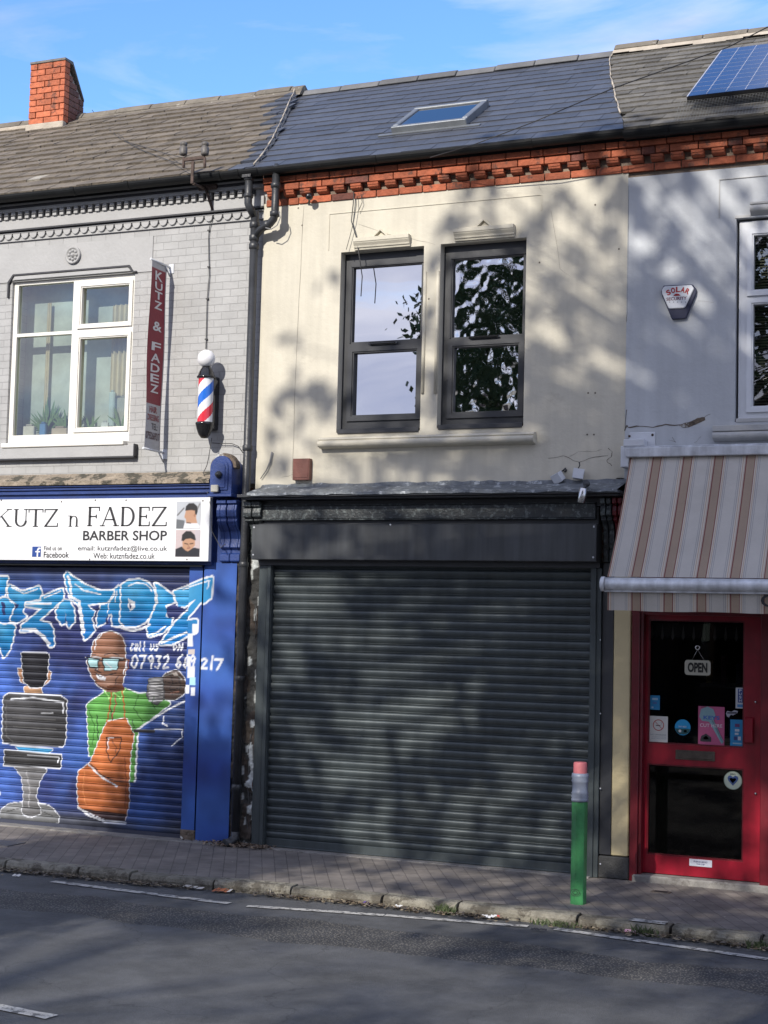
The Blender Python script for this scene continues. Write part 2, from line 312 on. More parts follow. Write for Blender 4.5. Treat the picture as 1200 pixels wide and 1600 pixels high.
def paint(P, C, layers, soft=None):
    soft = SOFT if soft is None else soft
    def mix(k, a, c): C[k] = C[k]*(1-a[:, None])+np.array(c)*a[:, None]
    for l in layers:
        if l[0] in ('poly', 'line'):
            q = np.array(l[1]); w = (l[2] if l[0] == 'line' else 0)+soft*2
            k = np.where((P[:, 0] > q[:, 0].min()-w) & (P[:, 0] < q[:, 0].max()+w) & (P[:, 1] > q[:, 1].min()-w) & (P[:, 1] < q[:, 1].max()+w))[0]
            if not len(k): continue
            Q = P[k]
            if l[0] == 'poly':
                sd = dline(Q, list(l[1])+[l[1][0]]); sd = np.where(inpoly(Q, l[1]), sd, -sd); mix(k, np.clip(.5+sd/soft, 0, 1), l[2])
            else: mix(k, np.clip(.5+(l[2]-dline(Q, l[1]))/soft, 0, 1), l[3])
        elif l[0] == 'circ':
            k = np.arange(len(P)); d = np.sqrt(((P[:, 0]-l[1])/l[3])**2+((P[:, 1]-l[2])/l[4])**2); mix(k, np.clip((1-d)*8+.5, 0, 1), l[5])
        elif l[0] == 'spray':      # centre, radii, colour, strength, clip outline
            k = np.arange(len(P)); d = ((P[:, 0]-l[1][0])/l[2][0])**2+((P[:, 1]-l[1][1])/l[2][1])**2; a_ = np.exp(-d*1.5)*l[4]
            if len(l) > 5: a_ = a_*inpoly(P, l[5])
            mix(k, a_, l[3])
    return C
def grid_mesh(name, V, nu, nv, C, mat, parent, smooth=True, back=None):
    off = OFF.get(parent.name, Vector()) if parent else Vector()
    me = bpy.data.meshes.new(name); V = np.asarray(V)-np.array(off)
    f = [(j*nu+i, j*nu+i+1, (j+1)*nu+i+1, (j+1)*nu+i) for j in range(nv-1) for i in range(nu-1)]
    me.from_pydata(V.tolist(), [], f); me.materials.append(mat)
    ca = me.color_attributes.new('Col', 'FLOAT_COLOR', 'POINT')
    ca.data.foreach_set('color', np.hstack([C, np.ones((len(C), 1))]).astype(np.float32).ravel())
    me.polygons.foreach_set('use_smooth', [smooth]*len(f)); me.update()
    o = bpy.data.objects.new(name, me); COL.objects.link(o)
    if parent: o.parent = parent
    OFF[o.name] = off
    return o
def vnoise(P, s, seed):
    r = np.random.default_rng(seed); G = r.random((64, 64)); q = P*s; i = np.floor(q).astype(int); f = q-i; f = f*f*(3-2*f)
    g = lambda a, b: G[(i[:, 0]+a) % 64, (i[:, 1]+b) % 64]
    return (g(0,0)*(1-f[:,0])+g(1,0)*f[:,0])*(1-f[:,1])+(g(0,1)*(1-f[:,0])+g(1,1)*f[:,0])*f[:,1]
# ------------------------------------------------------------------ ground
KZ = -.080
kp = [gr(*p) for p in ((0,1344),(200,1364),(400,1381),(600,1400),(800,1421),(1000,1442),(1200,1465))]
kerb_y = [(-40, -1.9), (-6, -1.9)]+[(p.x, p.y) for p in kp]+[(6, -1.86), (40, -1.86)]
def ky(x):
    for (a, b), (c, d) in zip(kerb_y[:-1], kerb_y[1:]):
        if a <= x <= c: return b+(d-b)*(x-a)/(c-a)
    return -1.9
def strip(name, xs, ya, yb, z, mat, n=1):
    mb = MB(); vs = []
    for x in xs:
        for k in range(n+1): vs.append((x, ya(x)+(yb(x)-ya(x))*k/n, z(x, k/n)))
    mb.add(vs, [(i*(n+1)+k, (i+1)*(n+1)+k, (i+1)*(n+1)+k+1, i*(n+1)+k+1) for i in range(len(xs)-1) for k in range(n)], smooth=True)
    return mb.build(name, mat)
pave = brick_mat('pavement_blocks', (.180,.160,.142), (.150,.134,.120), (.092,.082,.075), .21, .105, .004, .85, .45, .35, rot=math.radians(62), plane='xy')
def asphalt():
    m = bpy.data.materials.new('asphalt'); m.use_nodes = True; t = m.node_tree; t.nodes.clear(); l = t.links.new
    b = N(t, 'ShaderNodeBsdfPrincipled'); o = N(t, 'ShaderNodeOutputMaterial'); l(b.outputs[0], o.inputs[0]); b.inputs['Roughness'].default_value = .8
    tc = N(t, 'ShaderNodeTexCoord'); sp = N(t, 'ShaderNodeSeparateXYZ'); l(tc.outputs['Object'], sp.inputs[0])
    nz = N(t, 'ShaderNodeTexNoise'); nz.inputs['Scale'].default_value = 1.3; nz.inputs['Detail'].default_value = 6; l(tc.outputs['Object'], nz.inputs[0])
    wy = N(t, 'ShaderNodeMath', operation='MULTIPLY_ADD'); l(nz.outputs['Fac'], wy.inputs[0]); wy.inputs[1].default_value = .55; l(sp.outputs['Y'], wy.inputs[2])
    # coarse old strip by the kerb, finer newer surface beyond a ragged joint
    st = N(t, 'ShaderNodeMapRange'); l(wy.outputs[0], st.inputs[0])
    for i, v in zip((1,2,3,4), (-3.02, -2.99, 0, 1)): st.inputs[i].default_value = v
    st2 = N(t, 'ShaderNodeMapRange'); l(wy.outputs[0], st2.inputs[0])
    for i, v in zip((1,2,3,4), (-2.32, -2.28, 1, 0)): st2.inputs[i].default_value = v
    mm = N(t, 'ShaderNodeMath', operation='MULTIPLY'); l(st.outputs[0], mm.inputs[0]); l(st2.outputs[0], mm.inputs[1])
    vo = N(t, 'ShaderNodeTexVoronoi'); vo.inputs['Scale'].default_value = 55; l(tc.outputs['Object'], vo.inputs[0])
    ag = N(t, 'ShaderNodeMapRange'); l(vo.outputs['Distance'], ag.inputs[0])
    for i, v in zip((1,2,3,4), (.18, .45, 1, 0)): ag.inputs[i].default_value = v
    c1 = N(t, 'ShaderNodeMixRGB'); l(ag.outputs[0], c1.inputs[0]); c1.inputs[1].default_value = (.045,.045,.046,1); c1.inputs[2].default_value = (.21,.195,.165,1)
    n2 = N(t, 'ShaderNodeTexNoise'); n2.inputs['Scale'].default_value = 150; n2.inputs['Detail'].default_value = 3; l(tc.outputs['Object'], n2.inputs[0])
    c2 = N(t, 'ShaderNodeMixRGB'); l(n2.outputs['Fac'], c2.inputs[0]); c2.inputs[1].default_value = (.036,.038,.040,1); c2.inputs[2].default_value = (.125,.126,.128,1)
    mx = N(t, 'ShaderNodeMixRGB'); l(mm.outputs[0], mx.inputs[0]); l(c2.outputs[0], mx.inputs[1]); l(c1.outputs[0], mx.inputs[2])
    n3 = N(t, 'ShaderNodeTexNoise'); n3.inputs['Scale'].default_value = 2.4; n3.inputs['Detail'].default_value = 8; n3.inputs['Roughness'].default_value = .7; l(tc.outputs['Object'], n3.inputs[0])
    m3 = N(t, 'ShaderNodeMapRange'); l(n3.outputs['Fac'], m3.inputs[0])
    for i, v in zip((1,2,3,4), (.3, .7, .60, 1.38)): m3.inputs[i].default_value = v
    x = N(t, 'ShaderNodeMixRGB', blend_type='MULTIPLY'); x.inputs[0].default_value = 1; l(mx.outputs[0], x.inputs[1]); l(m3.outputs[0], x.inputs[2])
    # cracks
    vc = N(t, 'ShaderNodeTexVoronoi', feature='DISTANCE_TO_EDGE'); vc.inputs['Scale'].default_value = .55
    nv = N(t, 'ShaderNodeTexNoise'); nv.inputs['Scale'].default_value = 2.5; nv.inputs['Detail'].default_value = 6; l(tc.outputs['Object'], nv.inputs[0])
    va = N(t, 'ShaderNodeVectorMath', operation='MULTIPLY_ADD'); l(nv.outputs['Color'], va.inputs[0]); va.inputs[1].default_value = (.7,.7,0); l(tc.outputs['Object'], va.inputs[2]); l(va.outputs[0], vc.inputs[0])
    cr = N(t, 'ShaderNodeMapRange'); l(vc.outputs['Distance'], cr.inputs[0])
    for i, v in zip((1,2,3,4), (.001, .005, .7, 1)): cr.inputs[i].default_value = v
    x2 = N(t, 'ShaderNodeMixRGB', blend_type='MULTIPLY'); x2.inputs[0].default_value = 1; l(x.outputs[0], x2.inputs[1]); l(cr.outputs[0], x2.inputs[2])
    l(x2.outputs[0], b.inputs['Base Color'])
    hm = N(t, 'ShaderNodeMath', operation='MULTIPLY_ADD'); l(ag.outputs[0], hm.inputs[0]); l(mm.outputs[0], hm.inputs[1]); l(n2.outputs['Fac'], hm.inputs[2])
    bp = N(t, 'ShaderNodeBump'); bp.inputs['Strength'].default_value = .7; bp.inputs['Distance'].default_value = .006; l(hm.outputs[0], bp.inputs['Height']); l(bp.outputs[0], b.inputs['Normal'])
    return m
xs = [-300, -60, -20]+[-8+.25*i for i in range(65)]+[20, 60, 300]
xs = sorted(set(xs))
MA = asphalt()
def KW(x): return ky(x) if -20 <= x <= 20 else -1.88
tag(strip('road', xs, lambda x: -9.6, lambda x: KW(x)+.05, lambda x, k: KZ+.05*math.sin(math.pi*(1-k))**1*.6, MA, 12), kind='structure')
tag(strip('pavement', xs, lambda x: KW(x)+.13, lambda x: .02, lambda x, k: 0.0+.002*math.sin(x*3)-.006*(1-k), pave, 6), kind='structure')
tag(strip('pavement', [-300, -20, -3, 3, 20, 300], lambda x: -14.5, lambda x: -9.6, lambda x, k: .0, pave, 1), kind='structure')
g = MB(); g.add([(-400,-400,-.16),(400,-400,-.16),(400,400,-.16),(-400,400,-.16)], [(0,1,2,3)])
tag(g.build('ground', M['conc']), kind='structure')
kb = MB(); x = -9.0
jn = sorted([gr(a, b).x for a, b in ((7,1345),(121,1356),(203,1364),(333,1375),(455,1386),(595,1400),(718,1410),(905,1430),(1050,1445),(1190,1464))])
joints = [-9, -8.1, -7.2, -6.3, -5.4, -4.5, -3.6]+jn+[jn[-1]+.9*i for i in range(1, 6)]
for a, b in zip(joints[:-1], joints[1:]):
    gp = random.uniform(.006, .016); a2, b2 = a+gp, b-gp; nseg = 5; h = random.uniform(-.006, .004); dy = random.uniform(-.012, .008)
    c = random.uniform(.8, 1.2)
    for k in range(nseg):
        xa = a2+(b2-a2)*k/nseg; xb = a2+(b2-a2)*(k+1)/nseg; w = random.uniform(-.004, .004)
        pr = lambda xx: [(ky(xx)+dy+.012, -.2), (ky(xx)+dy, -.035+h), (ky(xx)+dy+.014, -.010+h), (ky(xx)+dy+.032, h), (ky(xx)+.145, h+.001), (ky(xx)+.145, -.2)]
        A = [(xa, y, z) for y, z in pr(xa)]; B = [(xb, y, z) for y, z in pr(xb)]
        kb.add(A+B, [(i, (i+1) % 6, 6+(i+1) % 6, 6+i) for i in range(6)]+[(5,4,3,2,1,0), (6,7,8,9,10,11)], (c*.95, c*.93, c*.88))
ke = kb.build('kerb', pm('kerb_stone', (.20,.19,.16), .9, var=.35, scale=9, bump=.9, bscale=35, use=True, dirt=((.07,.06,.045), .50, 6, .8), fine=.2, bdist=.02)); tag(ke, kind='structure')
def road_line(pa, pb, w=.085, zz=KZ+.012):
    a, b = gr(*pa, KZ), gr(*pb, KZ); mb = MB(); n = 24; vs = []
    def rz(x, y):
        k = (y+9.6)/(KW(x)+.05+9.6); return KZ+.03*math.sin(math.pi*(1-k))+.006
    for i in range(n+1):
        p = a.lerp(b, i/n); d = (b-a).normalized(); nn = Vector((-d.y, d.x, 0))
        for s in (-1, 1):
            q = p+nn*s*(w/2+random.uniform(-.008, .006)); vs.append((q.x, q.y, rz(q.x, q.y)))
    mb.add(vs, [(2*i, 2*i+2, 2*i+3, 2*i+1) for i in range(n)])
    tag(mb.build('road_marking', M['paintw']), kind='structure')
road_line((82,1379), (358,1414)); road_line((386,1418), (600,1432)); road_line((602,1432), (825,1449)); road_line((868,1453), (1200,1501)); road_line((-120,1560), (80,1600), .1)
# strip of mortar / threshold along the shop bases
th = MB(); th.box(-9, -1.38, -.17, .05, -.02, .012); th.box(-1.27, 1.86, -.13, .05, -.02, .010)
tag(th.build('threshold_strip', M['conc'], bevel=.004), kind='structure')
# ------------------------------------------------------------------ houses
HL = empty('terraced_house', (-4.5, 0, 0), 'grey painted brick barber shop house with brown tiled roof and blue painted shutter', 'house', 'terraced houses in the shop row')
HM = empty('terraced_house', (.35, 0, 0), 'cream rendered house with two dark framed windows above a closed dark grey shutter', 'house', 'terraced houses in the shop row')
HR = empty('terraced_house', (4.5, 0, 0), 'pale blue grey rendered house with white window and red glazed shop door', 'house', 'terraced houses in the shop row')
XB = X(414, 330)          # left edge of the cream wall
XG = X(982, 330)          # cream / grey joint
ZE = 6.16                 # wall head under the eaves
def wall_with_hole(x0, x1, y, z0, z1, holes, depth=.3, mb=None):
    mb = mb or MB(); xs_ = sorted({x0, x1, *[h[0] for h in holes], *[h[1] for h in holes]}); zs_ = sorted({z0, z1, *[h[2] for h in holes], *[h[3] for h in holes]})
    for i in range(len(xs_)-1):
        for j in range(len(zs_)-1):
            cx, cz = (xs_[i]+xs_[i+1])/2, (zs_[j]+zs_[j+1])/2
            if any(h[0] < cx < h[1] and h[2] < cz < h[3] for h in holes): continue
            mb.add([(xs_[i], y, zs_[j]), (xs_[i+1], y, zs_[j]), (xs_[i+1], y, zs_[j+1]), (xs_[i], y, zs_[j+1])], [(0,1,2,3)])
    for a, b, c, d in holes:
        q = [(a, c), (b, c), (b, d), (a, d)]
        for k in range(4):
            (u, v), (w, t) = q[k], q[(k+1) % 4]; mb.add([(u, y, v), (w, y, t), (w, y+depth, t), (u, y+depth, v)], [(0,1,2,3)])
    # outer edges
    mb.add([(x0,y,z0),(x0,y,z1),(x0,y+depth,z1),(x0,y+depth,z0)], [(0,1,2,3)]); mb.add([(x1,y,z0),(x1,y,z1),(x1,y+depth,z1),(x1,y+depth,z0)], [(0,1,2,3)])
    mb.add([(x0,y,z0),(x1,y,z0),(x1,y+depth,z0),(x0,y+depth,z0)], [(0,1,2,3)])
    return mb
# --- left house
LW = (X(20, 440), X(211, 430), Z(12, 694), Z(120, 433))
ZL0 = Z(200, 742)
wall_with_hole(-9, XB+.06, 0, ZL0-.1, ZE, [LW]).build('wall', M['gbrick'], HL)
pz0, pz1, pxr = Z(230, 423), Z(239, 369), X(239, 400)
wall_with_hole(-9, pxr, -.008, pz0, pz1, [(LW[0]-.02, LW[1]+.02, pz0-.01, LW[3]+.015)], .01).build('render_panel', M['gpaint'], HL)
# side / back walls closing the terrace
bk = MB(); bk.box(-9.2, 7, 5.0, 5.3, -.1, 6.1); bk.box(-9.2, -9, .31, 5, -.1, 6.1)
bk.build('rear_wall', M['brickfar'], HL)
MB().box(6.9, 7.2, .31, 4.99, -.1, 6.1).build('side_wall', M['brickfar'], HR)
# rosette
ro = MB(); rc = at(115, 399, -.01); ro.lathe([(.087,0),(.087,.02),(.07,.024),(.066,.012),(.02,.012),(.018,.03),(.0,.034)], rc, 28, ax=(0,-1,0))
for k in range(8):
    a = k*math.pi/4; cx, cz = rc.x+.044*math.cos(a), rc.z+.044*math.sin(a)
    ro.lathe([(.017, 0), (.014, .012), (0, .016)], (cx, rc.y-.012, cz), 8, ax=(0,-1,0))
ro.build('rosette', M['gpaint'], HL)
# left cornice
zz = lambda y, Y=0: Z(300, y, Y)
co = MB(); XLc = XB-.10
co.box(-9, XLc+.1, -.06, .001, zz(296), ZE+.05, m=0)                       # upper painted course
co.box(-9, XLc+.1, -.045, .001, zz(305)-.004, zz(300), m=0)
co.box(-9, XLc+.1, -.030, .001, zz(334), zz(318), m=0)
co.box(-9, XLc+.1, -.060, .001, zz(300)+.001, zz(297), m=1)
co.box(-9, XLc+.1, -.048, .001, zz(337), zz(334)-.001, m=1)
xd = -5.2
while xd < XLc-.02:
    co.box(xd, xd+.045, -.05, .001, zz(318)+.002, zz(306)-.002, m=0); co.box(xd+.048, xd+.078, -.014, .001, zz(317), zz(307), m=1)
    co.box(xd, xd+.045, -.058, -.0505, zz(313), zz(311), m=1)
    xd += .083
zs0, zs1 = zz(351), zz(338)
co.box(-9, XLc+.1, -.022, .001, zs1-.014, zs1-.001, m=0); co.box(-9, XLc+.1, -.02, .001, zs0-.012, zs0-.006, m=0)
xd = -5.2
while xd < XLc-.06:
    pts = [(xd+.005, zs1-.015)]+[(xd+.048+.043*math.cos(t), zs1-.015-.055*abs(math.sin(t))**.8) for t in [math.pi+math.pi*k/10 for k in range(11)]]+[(xd+.091, zs1-.015)]
    co.py(pts, -.018, .001); co.lathe([(.009,0),(.009,.014),(0,.015)], (xd+.098, -.004, zs1-.03), 8, ax=(0,-1,0), m=1)
    xd += .1
co.build('cornice', [M['gpaint'], M['gblack']], HL, bevel=.002)
# label mould over the window and sill band
hm = MB(); a, b = LW[0], LW[1]; zt = LW[3]
hm.py([(a-.05, zt-.16), (a-.03, zt-.16), (a-.03, zt-.02), (a+.02, zt+.055), (b-.07, zt+.055), (b-.02, zt-.005), (b+.03, zt-.005), (b+.03, zt+.01), (b-.01, zt+.012), (b-.055, zt+.075), (a+.01, zt+.075), (a-.05, zt)], -.022, .0)
hm.py([(a+.025, zt+.052), (b-.075, zt+.052), (b-.04, zt+.014), (a+.025, zt+.014)], -.016, .0, m=1)
hm.build('window_hood', [M['gblack'], M['gpaint']], HL, bevel=.003)
sb = MB(); sb.box(-9, X(214, 700), -.055, .001, Z(100, 717, -.055)+.012, Z(100, 698, -.055)); sb.box(-9, X(215, 700), -.062, .0005, Z(100, 717, -.06)-.004, Z(100, 717, -.06)+.011, m=1)
sb.box(X(213.2, 700), X(215.5, 700), -.06, .0005, Z(100, 717, -.06)+.012, Z(210, 693, -.06), m=1)
sb.build('window_sill', [M['gpaint'], M['gblack']], HL, bevel=.004)
def rect_px(tl, br, Y): return (X(*tl, Y), X(*br, Y), Z(*br, Y), Z(*tl, Y))
def frame_mesh(mb, outer, holes, y0, y1, m=0):
    wall_with_hole(outer[0], outer[1], y0, outer[2], outer[3], holes, y1-y0, mb)
def window(house, outer, panes, yf, mats, name='window', fd=.07):
    """outer rect, panes list of (rect, sash?)"""
    mb = MB(); frame_mesh(mb, outer, [p[0] for p in panes], yf, yf+fd)
    w = mb.build(name, mats[0], house, bevel=.004)
    for r, sash, tilt in panes:
        if sash:
            s = MB(); o2 = (r[0]-sash, r[1]+sash, r[2]-sash, r[3]+sash); frame_mesh(s, o2, [(r[0]-.012, r[1]+.012, r[2]-.012, r[3]+.012)], yf-.018, yf-.001)
            frame_mesh(s, (r[0]-.0125, r[1]+.0125, r[2]-.0125, r[3]+.0125), [r], yf-.008, yf-.001)
            s.build('sash', mats[0], w, bevel=.003)
        tx, tz = tilt; cx, cz = (r[0]+r[1])/2, (r[2]+r[3])/2
        g = MB(); g.add([(x, yf+.03+(x-cx)*tx+(z-cz)*tz, z) for x, z in ((r[0], r[2]), (r[1], r[2]), (r[1], r[3]), (r[0], r[3]))], [(0,1,2,3)])
        g.build('pane', mats[1], w)
    return w
yf = .03
P1 = rect_px((29.5,446.5), (112.5,516.5), yf); P2 = rect_px((24,527), (108,678), yf); P3 = rect_px((129.5,450), (200.5,502), yf); P4 = rect_px((124,530), (196,666), yf)
for P_ in (P1, P2): pass
P1 = (P1[0], P1[1], P1[2], P1[3]); P2 = (P1[0], P1[1], P2[2], P2[3]); P4 = (P3[0], P3[1], P4[2], P4[3])
wl = window(HL, (LW[0], LW[1], LW[2], LW[3]-.003), [(P1, 0, (0,0)), (P2, 0, (0,0)), (P3, .045, (0,0)), (P4, .045, (0,0))], yf, (M['white'], M['pane']))
MB().box(LW[0]-.01, LW[1]-.02, -.07, .05, LW[2]-.045, LW[2]-.001).build('sill', M['white'], wl, bevel=.006)
# room behind
rm = MB(); rm.box(LW[0]+.001, LW[1]-.001, .26, .28, LW[2]+.001, LW[3]-.001); rm.build('room_wall', M['nettile'], HL)
cu = MB()
def curtain(mb, x0, x1, z0, z1, y, amp=.03, nf=5):
    n = nf*8; vs = []
    for i in range(n+1):
        t = i/n; xx = x0+(x1-x0)*t; yy = y+amp*math.sin(t*nf*2*math.pi); vs += [(xx, yy, z0), (xx+.0, yy, z1)]
    mb.add(vs, [(2*i, 2*i+2, 2*i+3, 2*i+1) for i in range(n)], smooth=True)
for q in ((P4[1]-.30, P4[1]-.02, P4[2]+.33, P3[3]-.15, .21, .02), (P2[0]+.22, P2[0]+.27, P2[2]+.1, P1[3]-.15, .22, .01, 2)):
    cu = MB(); curtain(cu, *q); cu.build('curtain', M['curtain'], HL)
PL = ['bushy green houseplant low in the middle of the white window', 'arching houseplant right of the bushy one behind the left pane', 'spiky little houseplant at the left of the lower right pane', 'leafy houseplant under the curtain in the white window']
for (cx, cz, nL, sc), lb_ in zip(((P2[0]+.30, P2[2]+.02, 60, .40), (P2[1]-.10, P2[2], 40, .34), (P4[0]+.06, P4[2], 20, .22), (P4[1]-.12, P4[2], 24, .28)), PL):
    hp = MB()
    for k in range(nL):
        a = random.uniform(-1.2, 1.2); l = sc*random.uniform(.5, 1); y0 = .17+random.uniform(-.04, .05)
        p = [Vector((cx+math.sin(a)*l*t, y0, cz+math.cos(a)*l*t-.3*l*t*t*abs(a))) for t in (0, .35, .7, 1)]; w = .013
        hp.add([(p[0].x-w*.4,y0,p[0].z),(p[0].x+w*.4,y0,p[0].z),(p[1].x+w,y0,p[1].z),(p[1].x-w,y0,p[1].z),(p[2].x+w,y0,p[2].z),(p[2].x-w,y0,p[2].z),(p[3].x,y0,p[3].z)], [(0,1,2,3),(3,2,4,5),(5,4,6)])
    tag(hp.build('houseplant', M['leafm']), lb_, 'houseplant', 'houseplants behind the white window')
zb = P2[2]
for (u0, u1, v0, v1, h, c, lb_) in ((P2[0]+.05, P2[0]+.24, .08, .14, .10, (.62,.60,.54), 'cream box at the left end of the inner window sill'), (P2[0]+.26, P2[0]+.36, .08, .14, .12, (.10,.25,.5), 'small blue tub on the inner window sill'),
      (P2[0]+.38, P2[1]-.02, .08, .14, .07, (.5,.42,.33), 'low tan box on the inner sill beside the blue tub'), (P4[0]+.22, P4[0]+.34, .07, .1, .11, (.6,.65,.65), 'pale card standing in the lower right pane'),
      (P4[0]+.25, P4[0]+.33, .16, .2, .42, (.45,.58,.58), 'tall pale bottle behind the card in the white window'), (P4[1]-.2, P4[1]-.04, .16, .2, .36, (.38,.4,.33), 'grey green canister under the curtain in the white window')):
    tr = MB(); n_ = 4; tr.pz([(u0+(u1-u0)*(.5+.5*math.cos(t)*(1 if h < .15 else .9)), v0+(v1-v0)*(.5+.5*math.sin(t))) for t in [math.pi/4*(2*k+1) if h < .15 else math.pi/6*k for k in range(4 if h < .15 else 12)]], zb, zb+h, c); tr.box(u0+(u1-u0)*.3, u0+(u1-u0)*.7, v0+.01, v1-.01, zb+h, zb+h+.02, tuple(q*.7 for q in c))
    tag(tr.build('ornament', M['litter'], bevel=.006), lb_, 'ornament', 'ornaments on the inner sill of the white window')
# ------------------------------------------------------------------ middle house upper wall
WL = (X(534.5, 395), X(664, 386), Z(590, 675), Z(600, 390)); WR = (X(690, 381.5), X(824, 372), Z(750, 668), Z(757, 377))
ZM0 = Z(650, 752)
YC = -.02
wall_with_hole(XB, XG, YC, ZM0-.12, Z(620, 300), [WL, WR]).build('wall', M['cream'], HM)
wall_with_hole(XB+.02, XG, .002, ZM0-.05, ZE, [(WL[0]-.01, WR[1]+.01, WL[2]-.01, WL[3]+.01)], .02).build('wall_core', M['mortar'], HM)
def win_mid(W_, pu, pl, mat, tilt1, tilt2):
    yf = .075
    A = rect_px(*pu, yf+.02); B = rect_px(*pl, yf)
    A = (W_[0]+.085, W_[1]-.055, A[2], A[3]); B = (W_[0]+.115, W_[1]-.085, B[2], B[3])
    w = window(HM, (W_[0]+.001, W_[1]-.001, W_[2]+.001, W_[3]-.001), [(A, 0, tilt1), (B, .055, tilt2)], yf, (M['anth'], mat))
    MB().box(W_[0]+.015, W_[1]-.01, -.035, yf+.01, W_[2]-.012, W_[2]+.03).build('window_sill', M['anth'], w, bevel=.004)
    h = MB(); cx = (W_[0]+W_[1])/2; zb_ = B[3]+.062; h.box(cx-.14, cx+.14, yf-.036, yf-.018, zb_, zb_+.026); h.box(cx-.12, cx+.12, yf-.05, yf-.036, zb_+.006, zb_+.02)
    h.build('handle', M['gloss'], w, bevel=.004)
    fr = MB(); fr.box(A[0]-.02, A[1]+.02, yf-.01, yf-.0005, A[3]+.005, A[3]+.018); fr.box(A[0]-.02, A[0]-.008, yf-.01, yf-.0005, A[2]-.01, A[3]+.004); fr.build('bead', M['anth'], w, bevel=.003)
win_mid(WL, ((552,420), (654,530)), ((557,552), (641,646)), M['mirror'], (0, 0), (-.01, 0))
win_mid(WR, ((711,407), (820,522)), ((714,543), (806,641)), M['mirror2'], (.0, .0), (.02, 0))
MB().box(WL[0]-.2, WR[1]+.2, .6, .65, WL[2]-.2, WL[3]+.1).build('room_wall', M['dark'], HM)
# lintels
for tl, br, tri in (((557,373), (643,389), 597), ((713,360), (806,378), 758)):
    x0, x1 = X(*tl), X(*br); z1 = (Z(tl[0], tl[1])+Z(br[0], tl[1]-(7 if tri > 700 else 3)))/2; z0 = z1-.105
    l_ = MB(); prof = [(YC, z0), (YC-.018, z0), (YC-.022, z0+.016), (YC-.032, z0+.020), (YC-.036, z0+.035), (YC-.052, z0+.058), (YC-.054, z0+.066), (YC-.060, z0+.070), (YC-.060, z1), (YC, z1)]
    l_.px(prof, x0, x1); tx = X(tri, tl[1]-6)
    for s in (-1, 1):
        l_.py([(tx+s*.085, z1), (tx+s*.065, z1), (tx, z1+.058), (tx, z1+.075)][::s], YC-.030, YC)
    l_.py([(tx-.045, z1), (tx+.045, z1), (tx, z1+.043)], YC-.006, YC)
    l_.build('lintel', M['creamtrim'], HM, bevel=.002)
s_ = MB(); x0, x1 = X(504, 690), X(839, 680); zt_ = Z(670, 677, -.1); zb_ = zt_-.098
s_.px([(YC, zb_-.01), (YC-.03, zb_-.008)]+[(YC-.065-.03*math.sin(t), zb_+.03-.03*math.cos(t)) for t in [k*math.pi/8 for k in range(9)]]+[(YC-.07, zb_+.064), (YC-.075, zt_-.028), (YC-.06, zt_-.012), (YC, zt_)], x0, x1)
s_.build('sill', M['creamtrim'], HM, bevel=.002)
# raised beads of the panel, mullion chamfers
bd = MB(); gx0, gx1 = X(516, 340), X(848, 304); gz1 = Z(680, 320)
bd.box(gx0, gx1, YC-.006, YC, gz1-.006, gz1); bd.box(gx0, gx0+.006, YC-.006, YC, Z(515, 392), gz1-.0065); bd.box(gx1-.006, gx1, YC-.006, YC, Z(848, 330), gz1-.0065)
bd.build('panel_bead', M['creamtrim'], HM)
mu = MB(); cx0, cx1 = WL[1], WR[0]
for (x, s) in ((cx0, 1), (cx1, -1)):
    mu.tube([(x+s*.018, YC-.002, Z(675, 615)), (x+s*.018, YC-.002, Z(675, 425))], .016, 8)
mu.build('mullion_bead', M['creamtrim'], HM)
# cracks and small holes in the render
CH = [None]
def crack(mb, pts, w=.004, Y=YC-.002):
    mb = MB()
    P_ = [at(a, b, Y) for a, b in pts]; Q = [P_[0]]
    for p, q in zip(P_[:-1], P_[1:]):
        for k in (1, 2, 3): Q.append(p.lerp(q, k/3)+Vector((random.uniform(-.006,.006), 0, random.uniform(-.006,.006)))*(k < 3))
    vs = []
    for i, p in enumerate(Q):
        ww = w*random.uniform(.4, 1.2); d = (Q[min(i+1, len(Q)-1)]-Q[max(0, i-1)]).normalized(); n_ = Vector((-d.z, 0, d.x)); vs += [p-n_*ww/2, p+n_*ww/2]
    mb.add(vs, [(2*i, 2*i+2, 2*i+3, 2*i+1) for i in range(len(Q)-1)]); mb.build('crack', M['crackm'], CH[0])
M['crackm'] = pm('render_crack', (.12,.10,.08), .95, var=.3, bump=0)
ck = MB(); CH[0] = HM
crack(ck, [(857,716),(880,712),(905,722),(930,714),(950,712)], .004); crack(ck, [(950,700),(957,706),(955,714),(948,720),(956,728)], .004)
crack(ck, [(474.8,322),(470,420),(463,560),(456,747)], .003); crack(ck, [(940,702),(925,706),(905,705),(890,713)], .002); crack(ck, [(560,350),(600,365),(640,372),(680,382)], .002)
crack(ck, [(470,735),(455,742),(440,746)], .002); crack(ck, [(861,330),(875,420),(892,432)], .0015); crack(ck, [(842,290),(848,302)], .002)
for a, b in ((919,614),(930,614),(917.5,679),(928,679),(843,410),(930,320),(466,325),(472,352),(670,467),(967,389)):
    MB().lathe([(.008, 0), (0, .0005)], at(a, b, YC-.002), 8, ax=(0,-1,0)).build('drill_hole', M['crackm'], HM)
